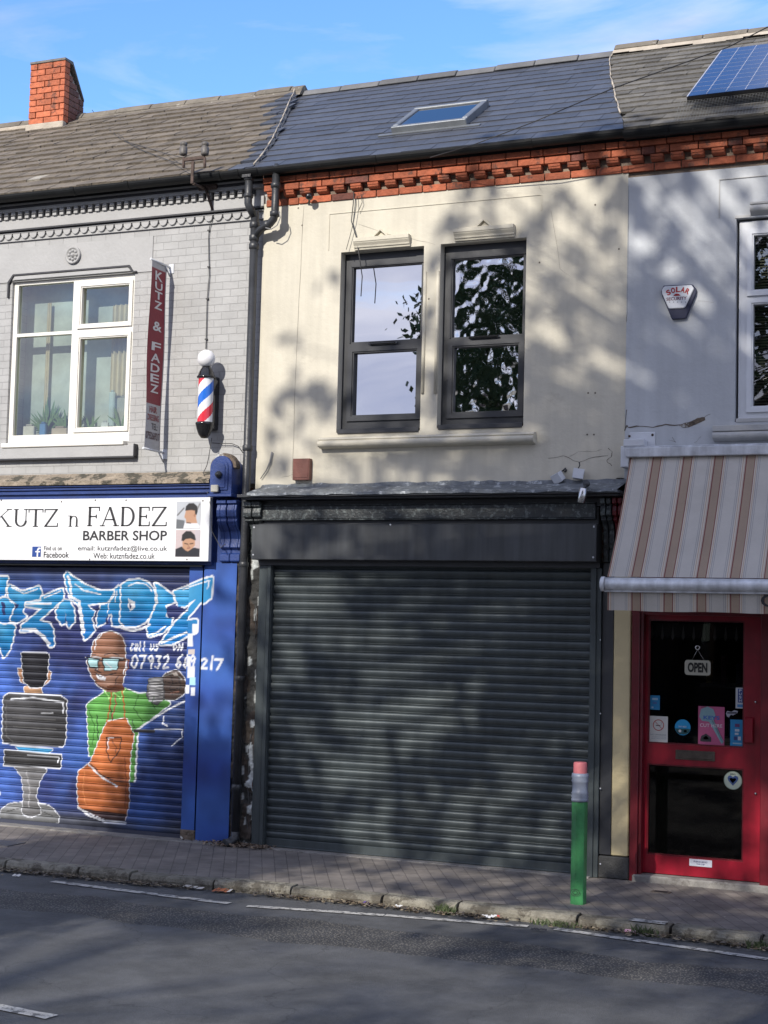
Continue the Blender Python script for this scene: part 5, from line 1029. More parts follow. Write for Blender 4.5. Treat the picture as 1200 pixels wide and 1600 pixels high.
mp.box(s0.x-.045, s0.x+.045, -.225, -.125, EZ-.12, EZ-.05); mp.build('left_branch', M['pipe'], DP)
mp = MB(); s1 = at(431, 290, -.17); zb_ = Z(430, 340, -.17); mp.tube([(s1.x, -.17, EZ-.055), (s1.x, -.17, zb_+.03), (s1.x-.015, -.165, zb_-.01), (s1.x-.06, -.15, zb_-.045), (s1.x-.10, -.14, zb_-.055), (xm+.06, Yp-.01, Z(407, 360, Yp)), (xm, Yp, Z(400, 372, Yp))], .036, 14)
for y in (268, 290, 334): mp.lathe([(.038,-.025),(.047,-.02),(.047,.02),(.038,.025)], (s1.x, -.17, Z(431, y, -.17)), 14)
mp.lathe([(.038,-.025),(.047,-.02),(.047,.02),(.038,.025)], (s1.x-.09, -.143, zb_-.054), 14, ax=(1,.1,.1)); mp.lathe([(.0,.05),(.02,.045),(.036,.0)], (s1.x, -.17, EZ-.055), 14)
mp.build('right_branch', M['pipe'], DP)
gc = MB(); gc.tube([at(a, b, -.19) for a, b in ((436,330),(438,340),(433,352),(424,358),(415,356))], .005, 6); tag(gc.build('cable', M['wire']), 'pale cable looped under the upper pipe elbow beside the cream wall', 'cable')
# ------------------------------------------------------------------ middle shopfront
XS0, XS1 = X(428, 885, -.02), X(925, 885, -.02); gl0, gr1 = X(405, 885, -.06), X(940, 900, -.06)
zl1 = Z(700, 757, -.05); YD = -.30
ld = MB(); n_ = 40; xa, xb_ = X(395, 762, -.2), XG+.02; vs = []
for i in range(n_+1):
    x = xa+(xb_-xa)*i/n_; w = random.uniform(-.006, .006)
    vs += [(x, YC-.002, zl1+.028+random.uniform(-.010,.010)), (x, YC-.03, zl1-.004+w*.5), (x, YD+.03, zl1-.065+w), (x, YD-.012, zl1-.078+w*.5), (x, YD-.014, zl1-.10+w)]
ld.add(vs, [(5*i+k, 5*(i+1)+k, 5*(i+1)+k+1, 5*i+k+1) for i in range(n_) for k in range(4)], smooth=False); ld.build('lead_flashing', M['lead'], HM)
zc0 = zl1-.085
cr_ = MB(); xl_, xr_ = X(370, 772, YD), XG+.03
cr_.box(xl_, xr_, YD, 0, zc0-.03, zc0-.002); cr_.box(xl_+.03, xr_-.01, YD+.03, 0, zc0-.048, zc0-.031)
cr_.box(xl_+.06, xr_-.02, YD+.19, 0, zc0-.12, zc0-.0485)
zb1_, zb0_ = Z(650, 789, -.13), Z(650, 810, -.13)
cr_.box(gl0+.0, gr1-.02, -.10, 0, zb0_-.09, zc0-.1205); cr_.box(gl0+.03, gr1-.04, -.13, -.1005, zb0_, zb1_, m=1); cr_.box(gl0+.025, gr1-.035, -.145, -.1005, zb1_+.001, zb1_+.012, m=1); cr_.box(gl0+.025, gr1-.035, -.145, -.1005, zb0_-.013, zb0_-.001, m=1)
cr_.build('shop_cornice', [M['anth'], M['dwood']], HM, bevel=.004)
BYX = -.19; bx = (X(393, 845, BYX), X(932, 845, BYX), Z(660, 876, BYX), Z(660, 818.5, BYX))
sb = MB(); sb.box(bx[0], bx[1], BYX, -.02, bx[2], bx[3]); sbo = sb.build('shutter_box', M['shutbox'], HM, bevel=.006)
for a, b in ((397,824),(395.5,867),(928,823),(927,871),(610,820)): MB().lathe([(.009,0),(.006,.004),(0,.005)], at(a, b, BYX-.001), 8, ax=(0,-1,0)).build('screw', M['galv'], sbo)
zsm = bx[2]-.045; MB().box(gl0+.01, gr1-.01, -.08, .05, zsm, bx[2]-.001).build('shutter_lintel', M['anth'], HM)
z0_ = .085; xs_ = np.array([XS0-.02, (XS0+XS1)/2, XS1+.02]); ns = int((zsm-z0_)/.0735)+1; pr = [(z, y) for z, y in slat_profile(.0735, .0155, ns) if z0_+z < zsm+.02]
XX, ZZ = np.meshgrid(np.linspace(XS0-.02, XS1+.02, 60), [z0_+p[0] for p in pr]); YY = np.repeat(np.array([p[1] for p in pr])[:, None], 60, 1)+.004*np.sin(XX*2.1+1)*np.sin(ZZ*1.6)+.005*np.exp(-((XX-.9)**2+(ZZ-.5)**2)*14)+.004*np.exp(-((XX+.5)**2+(ZZ-.8)**2)*20)
shm = grid_mesh('roller_shutter', np.stack([XX.ravel(), YY.ravel(), ZZ.ravel()], 1), 60, len(pr), np.ones((XX.size, 3)), M['shut'], HM)
br_ = MB(); br_.box(XS0-.02, XS1+.02, -.022, .02, .012, .088); br_.box(XS0-.02, XS1+.02, -.032, -.0225, .012, .026); br_.build('bottom_rail', M['shut'], shm, bevel=.003)
for nm, a, b in (('guide_rail', gl0, XS0), ('guide_rail', XS1, gr1)):
    g = MB(); g.box(a, b, -.055, .03, .0, zsm-.001); m_ = (a+b)/2
    if a < 0: g.box(a+.03, b-.045, -.060, -.0552, .0, zsm-.001); g.box(b-.04, b-.005, -.072, -.0552, .0, zsm-.001)
    else: g.box(a+.005, b-.04, -.072, -.0552, .0, zsm-.001)
    g.build(nm, M['shut'], shm, bevel=.004)
for y in (1000, 1115, 1232, 1350): MB().lathe([(.007,0),(.005,.004),(0,.005)], at(938, y, -.056), 8, ax=(0,-1,0)).build('screw', M['galv'], shm)
# left and right pilasters of the middle shop
rg = MB(); rx0, rx1 = pil1+.003, gl0-.002
gx = np.linspace(rx0, rx1, 14); gz = np.linspace(0, 2.62, 260); XX, ZZ = np.meshgrid(gx, gz); P_ = np.stack([XX.ravel(), ZZ.ravel()], 1)
yy = -.02-.035*vnoise(P_, 9, 31)-.02*vnoise(P_, 40, 32); wf = vnoise(P_*np.array([1, .35]), 26, 33)+.30*(P_[:, 0]-rx0)/(rx1-rx0)
C = np.where((wf > 1.0)[:, None], np.array((.50,.53,.52)), np.where((vnoise(P_, 7, 34) > .5)[:, None], np.array((.060,.047,.038)), np.array((.038,.038,.036)))); C = C*(.6+.6*vnoise(P_, 50, 35))[:, None]
grid_mesh('pilaster_render', np.stack([XX.ravel(), yy, ZZ.ravel()], 1), 14, 260, C, pm('peeled_strip', (1,1,1), .9, var=.3, scale=30, bump=.8, use=True), HM)
wc = MB(); wc.tube([(rx1-.03+.008*math.sin(i*1.7), -.04, .1+i*.08) for i in range(27)], .004, 5); wc.tube([(rx1-.045+.01*math.sin(i*1.1), -.05, .05+i*.05) for i in range(20)], .005, 5)
tag(wc.build('cable', M['cable']), 'old cables running down the peeling strip beside the dark shutter', 'cable')
dp = MB(); ex0, ex1 = gr1+.002, X(958, 1100, -.01); dp.box(ex0, ex1, -.03, .05, Z(948, 1335), bx[2]); dp.build('pilaster', M['anth'], HM, bevel=.004)
MB().box(ex0, X(985, 1350), -.05, .05, 0, Z(960, 1339, -.05)).build('plinth', M['plinth'], HR, bevel=.01)
def corbel(house, x0, x1, z1, z0, mat, yy=-.2):
    H_ = z1-z0; pr_ = [(0, z0), (-.05, z0), (-.06, z0+.12*H_), (-.04, z0+.2*H_), (-.06, z0+.3*H_), (-.06, z0+.5*H_), (-.09, z0+.6*H_), (-.14, z0+.66*H_), (-.13, z0+.7*H_), (-.17, z0+.73*H_), (-.175, z0+.8*H_), (-.165, z0+.88*H_), (-.15, z0+.9*H_), (-.19, z0+.91*H_), (-.19, z1), (0, z1)]
    mb = MB(); h_ = (x1-x0)/2; mb.px(pr_, x0, x0+h_-.005); mb.px(pr_, x0+h_+.005, x1); mb.px([(y*.85, z) for y, z in pr_], x0+h_-.0045, x0+h_+.0045); mb.build('corbel', mat, house, bevel=.004)
corbel(HM, X(380, 790, -.17), X(407, 790, -.17), zc0-.056, Z(390, 872, -.1), M['dwood']); corbel(HM, X(938, 790, -.17), X(955, 790, -.17), zc0-.056, Z(948, 878, -.1), M['dwood'])
corbel(HR, X(957, 790, -.17), X(972, 790, -.17), zc0-.056, Z(965, 878, -.1), M['redd'])
# bits on the cream wall
rb = MB(); p0, p1 = at(459, 717, -.06), at(484, 750, -.06); rb.box(p0.x, p1.x, -.075, YC, p1.z, p0.z); rb.box(p0.x+.012, p1.x-.012, -.079, -.0752, p1.z+.02, p0.z-.02); tag(rb.build('junction_box', M['rustbox'], bevel=.006), 'brown painted metal box low on the cream wall', 'junction box')
def jbox(px0, py0, sz, rot, label):
    c = at(px0, py0, -.06); mb = MB(); h = sz/2
    mb.box(-h, h, -.03, .03, -h*.9, h*.9); mb.box(-h-.004, h+.004, -.036, -.0305, -h*.9-.004, h*.9+.004)
    o = mb.build('junction_box', M['galv'], bevel=.004); o.location = c; o.rotation_euler = rot; tag(o, label, 'junction box', 'loose white junction boxes above the shutter')
jbox(872.5, 746, .085, (.5, -.35, -.5), 'white junction box hanging tilted, left one of the loose pair over the shutter'); jbox(904, 741, .085, (-.1, .15, .2), 'white junction box standing nearly upright just above the steel spotlight')
wc = MB(); wc.tube([at(a, b, -.04) for a, b in ((872,740),(880,735),(884,731))], .006, 6); wc.lathe([(.017,0),(.012,.01),(.005,.012)], at(883, 735, -.03), 10, ax=(0,-1,0)); wc.tube([at(a, b, -.04) for a, b in ((903,733),(906,727),(905,722))], .005, 6); tag(wc.build('cable', M['cable']), 'short wire ends holding the two white junction boxes', 'cable')
SPT = empty('spotlight', at(912, 760, -.3), 'brushed steel cylinder spotlight hanging from the cornice over the shutter', 'spotlight')
MB().lathe([(0,0),(.030,.0),(.034,.004),(.034,.12),(.028,.124),(0,.125)], at(908, 786, -.36), 24, ax=(.16,0,1)).build('lamp_body', M['chrome'], SPT)
mb = MB(); mb.tube([at(912,764,-.36), at(917,757,-.34), at(918,754,-.24)], .014, 8); mb.lathe([(.028,0),(.028,.015),(0,.02)], at(917, 756, -.34), 16, ax=(0,-1,0)); mb.build('arm', M['pipe'], SPT)
mb = MB(); c1 = [at(a, b, -.05) for a, b in ((553,300),(552,318),(549,345),(557,372),(561,398),(566,432),(564,463))]; mb.tube(c1, .005, 6); c2 = [at(a, b, -.06) for a, b in ((556,303),(557,320),(553,345),(546,372),(541,390))]; mb.tube(c2, .003, 6)
mb.tube([at(a, b, -.05) for a, b in ((560,330),(566,316),(564,305))], .003, 5); tag(mb.build('cable', M['cable']), 'loose cut cables dangling from the brick cornice over the left dark window', 'cable')
mb = MB(); mb.tube([at(a, b, -.04) for a, b in ((407,748),(416,735),(422,722),(425,706))], [.004,.005,.009,.007], 6); tag(mb.build('cable', M['wire']), 'frayed cable end sticking up at the lower left of the cream wall', 'cable')
mb = MB(); mb.lathe([(.03,0),(.036,.02),(.022,.05),(0,.055)], at(486, 307, -.1), 14, ax=(-.5,-1,-.2)); mb.tube([at(481,318,-.03), at(485,310,-.1)], .008, 6); tag(mb.build('sensor', M['gloss']), 'small black sensor under the left end of the red brick cornice', 'sensor')
mb = MB(); mb.tube([at(a, b, Y) for a, b, Y in ((1330,-15,-3),(1200,42,-1.2),(1139,73,-.95),(955,139,-.75),(830,192,-.6),(740,226,-.45),(672,246,-.25))], .0045, 5); tag(mb.build('overhead_wire', M['cable']), 'thin overhead wire crossing the roof down to the eaves', 'wire')
mb = MB(); mb.tube([roof_px(a, b, .05) for a, b in ((144,172),(160,195),(190,218),(225,236),(268,252))]+[at(285,256,-.3)], .004, 5); mb.tube([roof_px(a, b, .05) for a, b in ((150,180),(200,222),(260,240))]+[at(284,246,-.33)], .003, 5); tag(mb.build('overhead_wire', M['cable']), 'slack wire lying across the brown roof to the insulators', 'wire')
# ------------------------------------------------------------------ alarm box
AB = empty('alarm_box', at(1058, 470, 0), 'white and navy burglar alarm box on the pale blue grey wall', 'alarm box')
q8 = lambda a, b, Y=-.07: (X(860+a/3.529, 380+b/3.529, Y), Z(860+a/3.529, 380+b/3.529, Y))
hexo = [q8(608,262), q8(622,232), q8(782,225), q8(803,250), q8(800,275), q8(745,412), q8(668,418), q8(612,285)]
mb = MB(); mb.py(hexo, -.06, YC-.004); mb.build('back_case', pm('navy_plastic', (.012,.016,.05), .3, var=.05, bump=0), AB, bevel=.004)
cov = [q8(614,258), q8(626,238), q8(778,230), q8(792,250), q8(745,350), q8(735,358), q8(655,362), q8(648,352), q8(614,275)]
mb = MB(); mb.py(cov, -.072, -.0605); mb.build('cover', M['galv'], AB, bevel=.006)
mb = MB(); fn2 = lambda u, v, t: (u, -.0735, v)
for i, c in enumerate('SOLAR'):
    a = (i-2)*.25; cx, cz = q8(704, 262); ox, oz = cx+.165*math.sin(a), cz-.145+.165*math.cos(a)-.02
    def ff_(u, v, t, a=a, ox=ox, oz=oz): x = (u-.5)*.035; z = (v-.5)*.046; return (ox+x*math.cos(a)+z*math.sin(a), -.0735, oz+.01-x*math.sin(a)+z*math.cos(a))
    mb.text(c, (0,1,0,1), ff_, col=(.35,.015,.02), bold=.04)
b0 = q8(640,318); b1 = q8(752,295); mb.text('SECURITY', (b0[0], b1[0], b0[1], b1[1]+.002), fn2, col=(.12,.01,.04), bold=.02)
for k in range(5): s0 = q8(655+k*22, 320+(-1)**0*2); mb.box(s0[0], s0[0]+.008, -.0745, -.0728, s0[1]-.008, s0[1]-.002, (.1,.1,.15))
c0 = q8(698, 288); mb.py([(c0[0]-.03, c0[1]-.004), (c0[0]+.03, c0[1]-.004), (c0[0]+.018, c0[1]+.010), (c0[0], c0[1]+.016), (c0[0]-.018, c0[1]+.010)], -.0745, -.0725, (.30,.015,.02))
mb.build('lettering', M['print'], AB)
# ------------------------------------------------------------------ awning
AW = empty('awning', at(1100, 905, -.5), 'striped brown and grey shop awning pulled out over the red door', 'awning')
AY0 = -.13; At = at(985, 712, AY0); 
best = min([(abs(X(950, 905, -y)-At.x-.005), y) for y in [k*.01 for k in range(20, 140)]])[1]; AY1 = -best
zf = Z(950, 903, AY1); z1_ = At.z; ax0 = At.x; axe = ax0+3.6
print('awning', ax0, AY1, zf, z1_)
pitch = X(1072, 715, AY0)-X(1024, 715, AY0)
def stripe_cols(u):
    t = (u % 1.0)
    GR = (.45,.425,.385); PK = (.40,.31,.24); MR = (.17,.055,.045); LG = (.30,.29,.28); CRM = (.50,.455,.39); BR = (.30,.225,.165)
    for lim, c in ((.03, MR), (.27, BR), (.30, MR), (.33, CRM), (.355, PK), (.38, CRM), (.40, LG), (.43, GR), (.45, LG), (.80, GR), (.82, LG), (.85, GR), (.875, LG), (.91, CRM), (.93, PK), (.96, CRM), (.985, PK)):
        if t < lim: return c
    return GR
xs_ = [ax0+i*pitch/100 for i in range(int(3.6/pitch*100)+1)]; nv = 14
def fab(nm, za, zb_, ya, yb, sag, nv, ruf=0, hang=0):
    vs = []; cs_ = []
    for j in range(nv+1):
        t = j/nv
        for i, x in enumerate(xs_):
            vs.append((x, ya+(yb-ya)*t+ruf*math.sin(x*11)*t+ruf*.6*math.sin(x*23+1)*t, za+(zb_-za)*t-sag*math.sin(math.pi*t)+hang*math.sin(x*9)*t)); cs_.append(stripe_cols((x-ax0)/pitch+.25))
    return grid_mesh(nm, vs, len(xs_), nv+1, np.array(cs_), M['awn'], AW)
fab('canvas', z1_-.01, zf+.01, AY0, AY1, .045, nv); zr0 = Z(950, 922, AY1)
fab('valance', zr0+.01, Z(960, 954, AY1), AY1+.01, AY1+.02, 0, 6, .010, .003)
mb = MB(); zr = (zf+zr0)/2; mb.tube([(ax0-.02, AY1, zr), (axe+.1, AY1, zr)], .052, 16); mb.box(ax0-.02, axe, AY1-.015, AY1+.02, zr-.062, zr-.03); mb.build('front_rail', M['alu'], AW, bevel=.003)
MB().lathe([(.058,0),(.058,.03),(.045,.036),(0,.037)], (ax0-.015, AY1, zr), 16, ax=(-1,0,0)).build('end_cap', M['galv'], AW)
mb = MB(); zt0, zt1 = Z(1000, 714, -.17), Z(1000, 699, -.17); mb.box(X(977, 706, -.17), axe+.1, -.175, -.03, zt0, zt1); mb.box(X(977, 706, -.17)+.002, axe, -.16, -.04, zt1+.0, zt1+.012); mb.build('wall_casing', M['alu'], AW, bevel=.008)
mb = MB(); a, b = at(990, 677, YC), at(1025, 697, YC); mb.box(X(985, 680), X(1025, 690), YC-.014, YC-.004, zt1-.01, Z(1005, 676)); mb.box(X(974, 690, -.16), X(1006, 690, -.16), -.16, YC-.015, Z(990, 697, -.16), Z(990, 686, -.16)); mb.box(X(970, 715, -.14), X(983, 715, -.14), -.15, -.03, Z(975, 730, -.14), Z(975, 697, -.14))
for a_, b_ in ((983.5,681.5),(1019.5,679.5)): mb.lathe([(.012,0),(.009,.006),(0,.008)], at(a_, b_, YC-.014), 8, ax=(0,-1,0), m=1)
mb.build('wall_bracket', [M['galv'], M['rust']], AW, bevel=.004)
mb = MB(); e_ = (AY0+AY1)/2; mb.tube([(ax0+.12, AY0, z1_-.1), (ax0+.55, e_, (z1_+zf)/2-.10), (ax0+.14, AY1+.03, zr)], .018, 8); mb.build('folding_arm', M['galv'], AW)
mb = MB(); mb.text('OPEN', (X(1189, 938, AY1), X(1189, 938, AY1)+.5, Z(1195, 949, AY1), Z(1195, 928, AY1)), lambda u, v, t: (u, AY1-.013, v), bold=.01); mb.build('lettering', M['ink'], AW)
# ------------------------------------------------------------------ right shopfront
YJ = -.03
mb = MB(); yx0, yx1 = X(957.5, 1100, YJ), X(984.5, 1100, YJ); mb.box(yx0, yx1, YJ, .05, Z(970, 1338, YJ), Z(965, 880, YJ)); mb.build('pilaster', M['yellow'], HR, bevel=.008)
MB().box(yx0, 7, -.02, .05, Z(1100, 962), ZM0).build('shop_fascia', M['redd'], HR)
jx0, jx1 = X(985.5, 1200, -.04), X(1000, 1200, -.04); dx0, dx1 = X(1003, 1200, .05), X(1189, 1200, .05)
ztopd = Z(1090, 958, .05); zdb = .062
mb = MB(); mb.box(jx0, jx1-.012, -.055, .12, 0, Z(990, 955)); mb.box(jx1-.0115, jx1+.012, -.035, .12, .0, Z(990, 955)); mb.box(dx1+.01, dx1+.09, -.05, .12, 0, ztopd+.05); mb.box(jx1+.0125, dx1+.0095, -.03, .12, ztopd, ztopd+.05); mb.build('door_frame', M['redd'], HR, bevel=.005)
PA = (X(1013, 1060, .05), X(1163, 1060, .05), Z(1088, 1165, .05), Z(1088, 969, .05)); PB = (PA[0], PA[1], Z(1088, 1341, .05), Z(1088, 1197, .05))
mb = MB(); frame_mesh(mb, (jx1+.013, dx1+.009, zdb, ztopd-.002), [PA, PB], .05, .095); door = mb.build('door', M['red'], HR, bevel=.006)
for P_ in (PA, PB):
    g = MB(); g.add([(P_[0], .075, P_[2]), (P_[1], .075, P_[2]), (P_[1], .075, P_[3]), (P_[0], .075, P_[3])], [(0,1,2,3)]); g.build('pane', M['doorglass'], door)
    g = MB(); w = .012; frame_mesh(g, (P_[0]-.001, P_[1]+.001, P_[2]-.001, P_[3]+.001), [(P_[0]+w, P_[1]-w, P_[2]+w, P_[3]-w)], .056, .074); g.build('glazing_bead', M['redd'], door)
lb = bx_px(1055.5, 1173, 1117, 1188, .045); mb = MB(); mb.box(lb[0], lb[1], .042, .0498, lb[2], lb[3]); mb.box(lb[0]+.02, lb[1]-.02, .036, .0418, lb[2]+.012, lb[3]-.012); mb.build('letterbox', M['rust'] if False else pm('tarnished_plate', (.12,.10,.085), .35, .7, var=.3, scale=10, bump=.1), door, bevel=.003)
hb = bx_px(1162.5, 1121, 1177, 1161, .02); mb = MB(); mb.box(hb[0], hb[1], .015, .03, hb[2], hb[3]); mb.box(hb[0]+.03, hb[1]-.01, .0305, .0498, hb[2]+.05, hb[3]-.05); mb.build('handle', M['red'], door, bevel=.006)
for a, b in ((1181,1097),(1181,1240)): MB().lathe([(.010,0),(.010,.01),(0,.012)], at(a, b, .05), 10, ax=(0,-1,0)).build('lock', M['chrome'], door)
MB().box(jx1-.05, 7, -.07, .2, -.02, .055).build('door_step', M['conc'], HR, bevel=.012)
MB().box(dx1+.092, 7, -.02, .1, 0, ztopd).build('shop_window', M['redd'], HR)
# interior of the right shop
mb = MB(); ix0, ix1 = jx0-.2, dx1+.4
for q in ((ix0, ix1, 2.6, 2.65, 0, 2.6), (ix0-.05, ix0, .13, 2.6, 0, 2.6), (ix1, ix1+.05, .13, 2.6, 0, 2.6), (ix0, ix1, .13, 2.6, 2.5, 2.55), (ix0, ix1, .13, 2.6, -.05, .04)): mb.box(*q)
mb.build('interior', M['dark'], HR)
mb = MB(); mb.box(ix0+.02, ix1-.5, 1.2, 1.7, .04, .9, (.20,.17,.14)); mb.box(ix0+.3, ix1, 2.2, 2.4, 1.0, 1.04, (.3,.3,.3)); mb.box(ix0+.3, ix1, 2.2, 2.4, 1.5, 1.54, (.3,.3,.3))
for k in range(16): x = ix0+.35+k*.07; h = random.uniform(.1, .3); mb.box(x, x+.05, 2.22, 2.3, 1.041 if k % 2 else 1.541, 1.04+h if k % 2 else 1.54+h, (random.uniform(.1,.6), random.uniform(.1,.4), random.uniform(.1,.4)))
tag(mb.build('counter', M['litter'], bevel=.005), 'counter and shelves of stock in the dark shop behind the red door', 'counter')
mb = MB(); zbn = PA[3]-.04
for k in range(9):
    a, b = PA[0]+(PA[1]-PA[0])*k/9, PA[0]+(PA[1]-PA[0])*(k+1)/9; c = (a+b)/2; vs = [(c+(b-a)*.5*math.cos(t), zbn-.02+.09*math.sin(t)) for t in [math.pi+math.pi*i/10 for i in range(11)]]
    mb.add([(a, .15, zbn-.02), (a-.012, .15, zbn-.10), (a+.002, .15, zbn-.13), (a+.016, .15, zbn-.1), (a+.004, .15, zbn+.0)], [(0,1,2,3,4)], (.16,.16,.15))
    mb.add([(a, .152, zbn+.01), (b, .152, zbn+.01)]+[(x, .152, z) for x, z in reversed(vs)], [tuple(range(13))], (.01,.01,.01))
tag(mb.build('pelmet', M['litter']), 'scalloped dark pelmet hanging inside the top of the red door', 'pelmet')
# signs and stickers on the door glass
YS = .068
def board(name, pxbox, layers, base, label, cat, texts=(), Y=YS, round_=False, parent=None, shape=None):
    b = bx_px(*pxbox, Y); e = empty(name, ((b[0]+b[1])/2, Y, b[2]), label, cat); mb = MB(); cx, cz = (b[0]+b[1])/2, (b[2]+b[3])/2
    if round_: mb.lathe([((b[1]-b[0])/2, 0), ((b[1]-b[0])/2, .0025), (0, .0026)], (cx, Y+.001, cz), 36, col=base, ax=(0,-1,0), smooth=False)
    elif shape: mb.py([(b[0]+u*(b[1]-b[0]), b[2]+v*(b[3]-b[2])) for u, v in shape], Y-.006, Y, base)
    else: mb.box(b[0], b[1], Y-.0015, Y+.001, b[2], b[3], base)
    mb.build('panel', M['print'], e); fn3 = lambda u, v, t: (b[0]+u*(b[1]-b[0]), Y-(.008 if shape else .0035), b[2]+v*(b[3]-b[2]))
    mk = MB()
    for l in layers:
        if l[0] == 'poly': mk.add([fn3(u, v, 0) for u, v in l[1]], [tuple(range(len(l[1])))], l[2])
        if l[0] == 'line':
            for (u1, v1), (u2, v2) in zip(l[1][:-1], l[1][1:]):
                a, c = Vector(fn3(u1, v1, 0)), Vector(fn3(u2, v2, 0)); d = (c-a).normalized(); n_ = Vector((-d.z, -.0003/l[2]*0, d.x))*l[2]; mk.add([a-n_, c-n_, c+n_, a+n_], [(0,1,2,3)], l[3])
        if l[0] == 'ring':
            _, u, v, r0, r1, c = l; P0 = Vector(fn3(u, v, 0)); w = (b[1]-b[0]); n_ = 24; vs = []
            for k in range(n_): t = 2*math.pi*k/n_; vs += [(P0.x+w*r0*math.cos(t), P0.y-.0005, P0.z+w*r0*math.sin(t)), (P0.x+w*r1*math.cos(t), P0.y-.0005, P0.z+w*r1*math.sin(t))]
            mk.add(vs, [(2*k, 2*k+1, (2*k+3) % (2*n_), (2*k+2) % (2*n_)) for k in range(n_)], c)
    for t_, u0, u1, v0, v1, c, bo in texts: mk.text(t_, (u0,u1,v0,v1), lambda u, v, t: (fn3(u, v, t)[0], fn3(u, v, t)[1]-.001, fn3(u, v, t)[2]), col=c, bold=bo)
    if mk.v: mk.build('lettering', M['print'], e)
    return e
rnd = [(.08,0),(.92,0),(.98,.08),(1,.2),(1,.8),(.98,.92),(.92,1),(.08,1),(.02,.92),(0,.8),(0,.2),(.02,.08)]
OP = board('open_sign', (1070, 1031.5, 1110.5, 1055), [], (.42,.41,.33), 'cream OPEN sign hanging on a chain inside the door glass', 'open sign', [('OPEN', .12, .88, .18, .84, (.012,.012,.01), .045)], shape=rnd)
mb = MB(); a, b, c = at(1081, 1032, YS), at(1090, 1015, YS), at(1101, 1033, YS); mb.tube([a, b, c], .0022, 5); mb.lathe([(.018,-.004),(.022,0),(.018,.004),(.012,.002)], at(1090, 1012, YS), 16, ax=(0,-1,0)); mb.build('chain', M['chrome'], OP)
BLU = (.012,.20,.42)
board('sticker', (1014.5, 1119, 1043.5, 1160), [('ring', .5, .66, .26, .30, (.45,.06,.05)), ('line', [(.32,.79),(.68,.53)], .002, (.45,.06,.05)), ('poly', [(.36,.63),(.60,.63),(.60,.66),(.36,.66)], (.03,.03,.03)), ('line', [(.62,.68),(.68,.74),(.62,.78)], .001, (.2,.2,.2))], (.60,.60,.56), 'white no smoking notice low on the left of the door glass', 'sticker',
      [('NO SMOKING', .08, .92, .27, .32, (.25,.3,.3), 0), ('It is against the law to', .15, .9, .19, .225, (.2,.25,.28), 0), ('smoke in these premises', .12, .9, .13, .165, (.1,.2,.28), 0)])
board('sticker', (1016, 1086.5, 1031, 1109), [('poly', [(.2,.68),(.8,.68),(.8,.82),(.2,.82)], (.3,.45,.55)), ('poly', [(.3,.4),(.7,.4),(.7,.55),(.3,.55)], (.05,.12,.3)), ('poly', [(.15,.1),(.35,.1),(.35,.22),(.15,.22)], (.3,.45,.55))], BLU, 'small blue sticker at the left edge of the door glass above the no smoking notice', 'sticker')
board('sticker', (1054.5, 1124.5, 1079, 1148.5), [('poly', [(.02,.42),(.98,.42),(.9,.2),(.7,.05),(.3,.05),(.1,.2)], (.02,.09,.10)), ('ring', .33, .26, 0, .09, (.6,.6,.58)), ('poly', [(.58,.18),(.76,.18),(.76,.34),(.58,.34)], (.5,.5,.5))], (.015,.28,.55), 'round blue and dark sticker in the middle of the door glass', 'sticker', [('PAY HERE', .25, .75, .50, .60, (.6,.65,.7), .01)], round_=True)
board('poster', (1091, 1104, 1132, 1164), [('poly', [(.04,.72),(.1,.92),(.35,1),(.58,.93),(.66,.78),(.58,.66),(.98,.10),(.9,.04),(.42,.60),(.14,.62)], (.20,.33,.36)), ('line', [(.52,.66),(.93,.08)], .0015, (.05,.10,.12)), ('line', [(.58,.64),(.95,.12)], .0015, (.5,.6,.62)), ('poly', [(.08,.12),(.12,.22),(.3,.29),(.5,.2),(.5,.08),(.1,.08)], (.03,.03,.035)), ('poly', [(.2,.17),(.3,.24),(.4,.18),(.4,.14),(.2,.14)], (.3,.3,.3)), ('line', [(.1,.97),(.3,.985)], .002, (.03,.03,.03))], (.42,.085,.19), 'pink key cutting poster with a big key on the door glass', 'poster',
      [('KEYS', .20, .82, .66, .76, (.04,.12,.38), .03), ('CUT HERE', .07, .92, .46, .55, (.62,.52,.58), .01)])
board('sticker', (1149.5, 1074.5, 1163, 1107), [('poly', [(.25,.28),(.82,.28),(.82,.95),(.25,.95)], (.02,.05,.20)), ('poly', [(.2,.06),(.85,.06),(.85,.20),(.2,.20)], (.05,.20,.42))], (.48,.50,.52), 'narrow white and navy PUSH sticker at the right edge of the door glass', 'sticker',
      [('P', .4, .7, .80, .92, (.5,.55,.6), .02), ('U', .4, .7, .64, .76, (.5,.55,.6), .02), ('S', .4, .7, .48, .60, (.5,.55,.6), .02), ('H', .4, .7, .32, .44, (.5,.55,.6), .02)])
board('sticker', (1134.5, 1109.5, 1153, 1121), [('line', [(.1,.6),(.9,.65)], .006, (.03,.03,.05))], (.35,.36,.42), 'tiny grey key shaped sticker between the pink poster and the PUSH sticker', 'sticker', shape=[(0,.5),(.1,.85),(.45,.75),(.7,1),(1,.9),(.95,.6),(.75,.45),(.6,.3),(.4,.4),(.25,0),(.1,.1)])
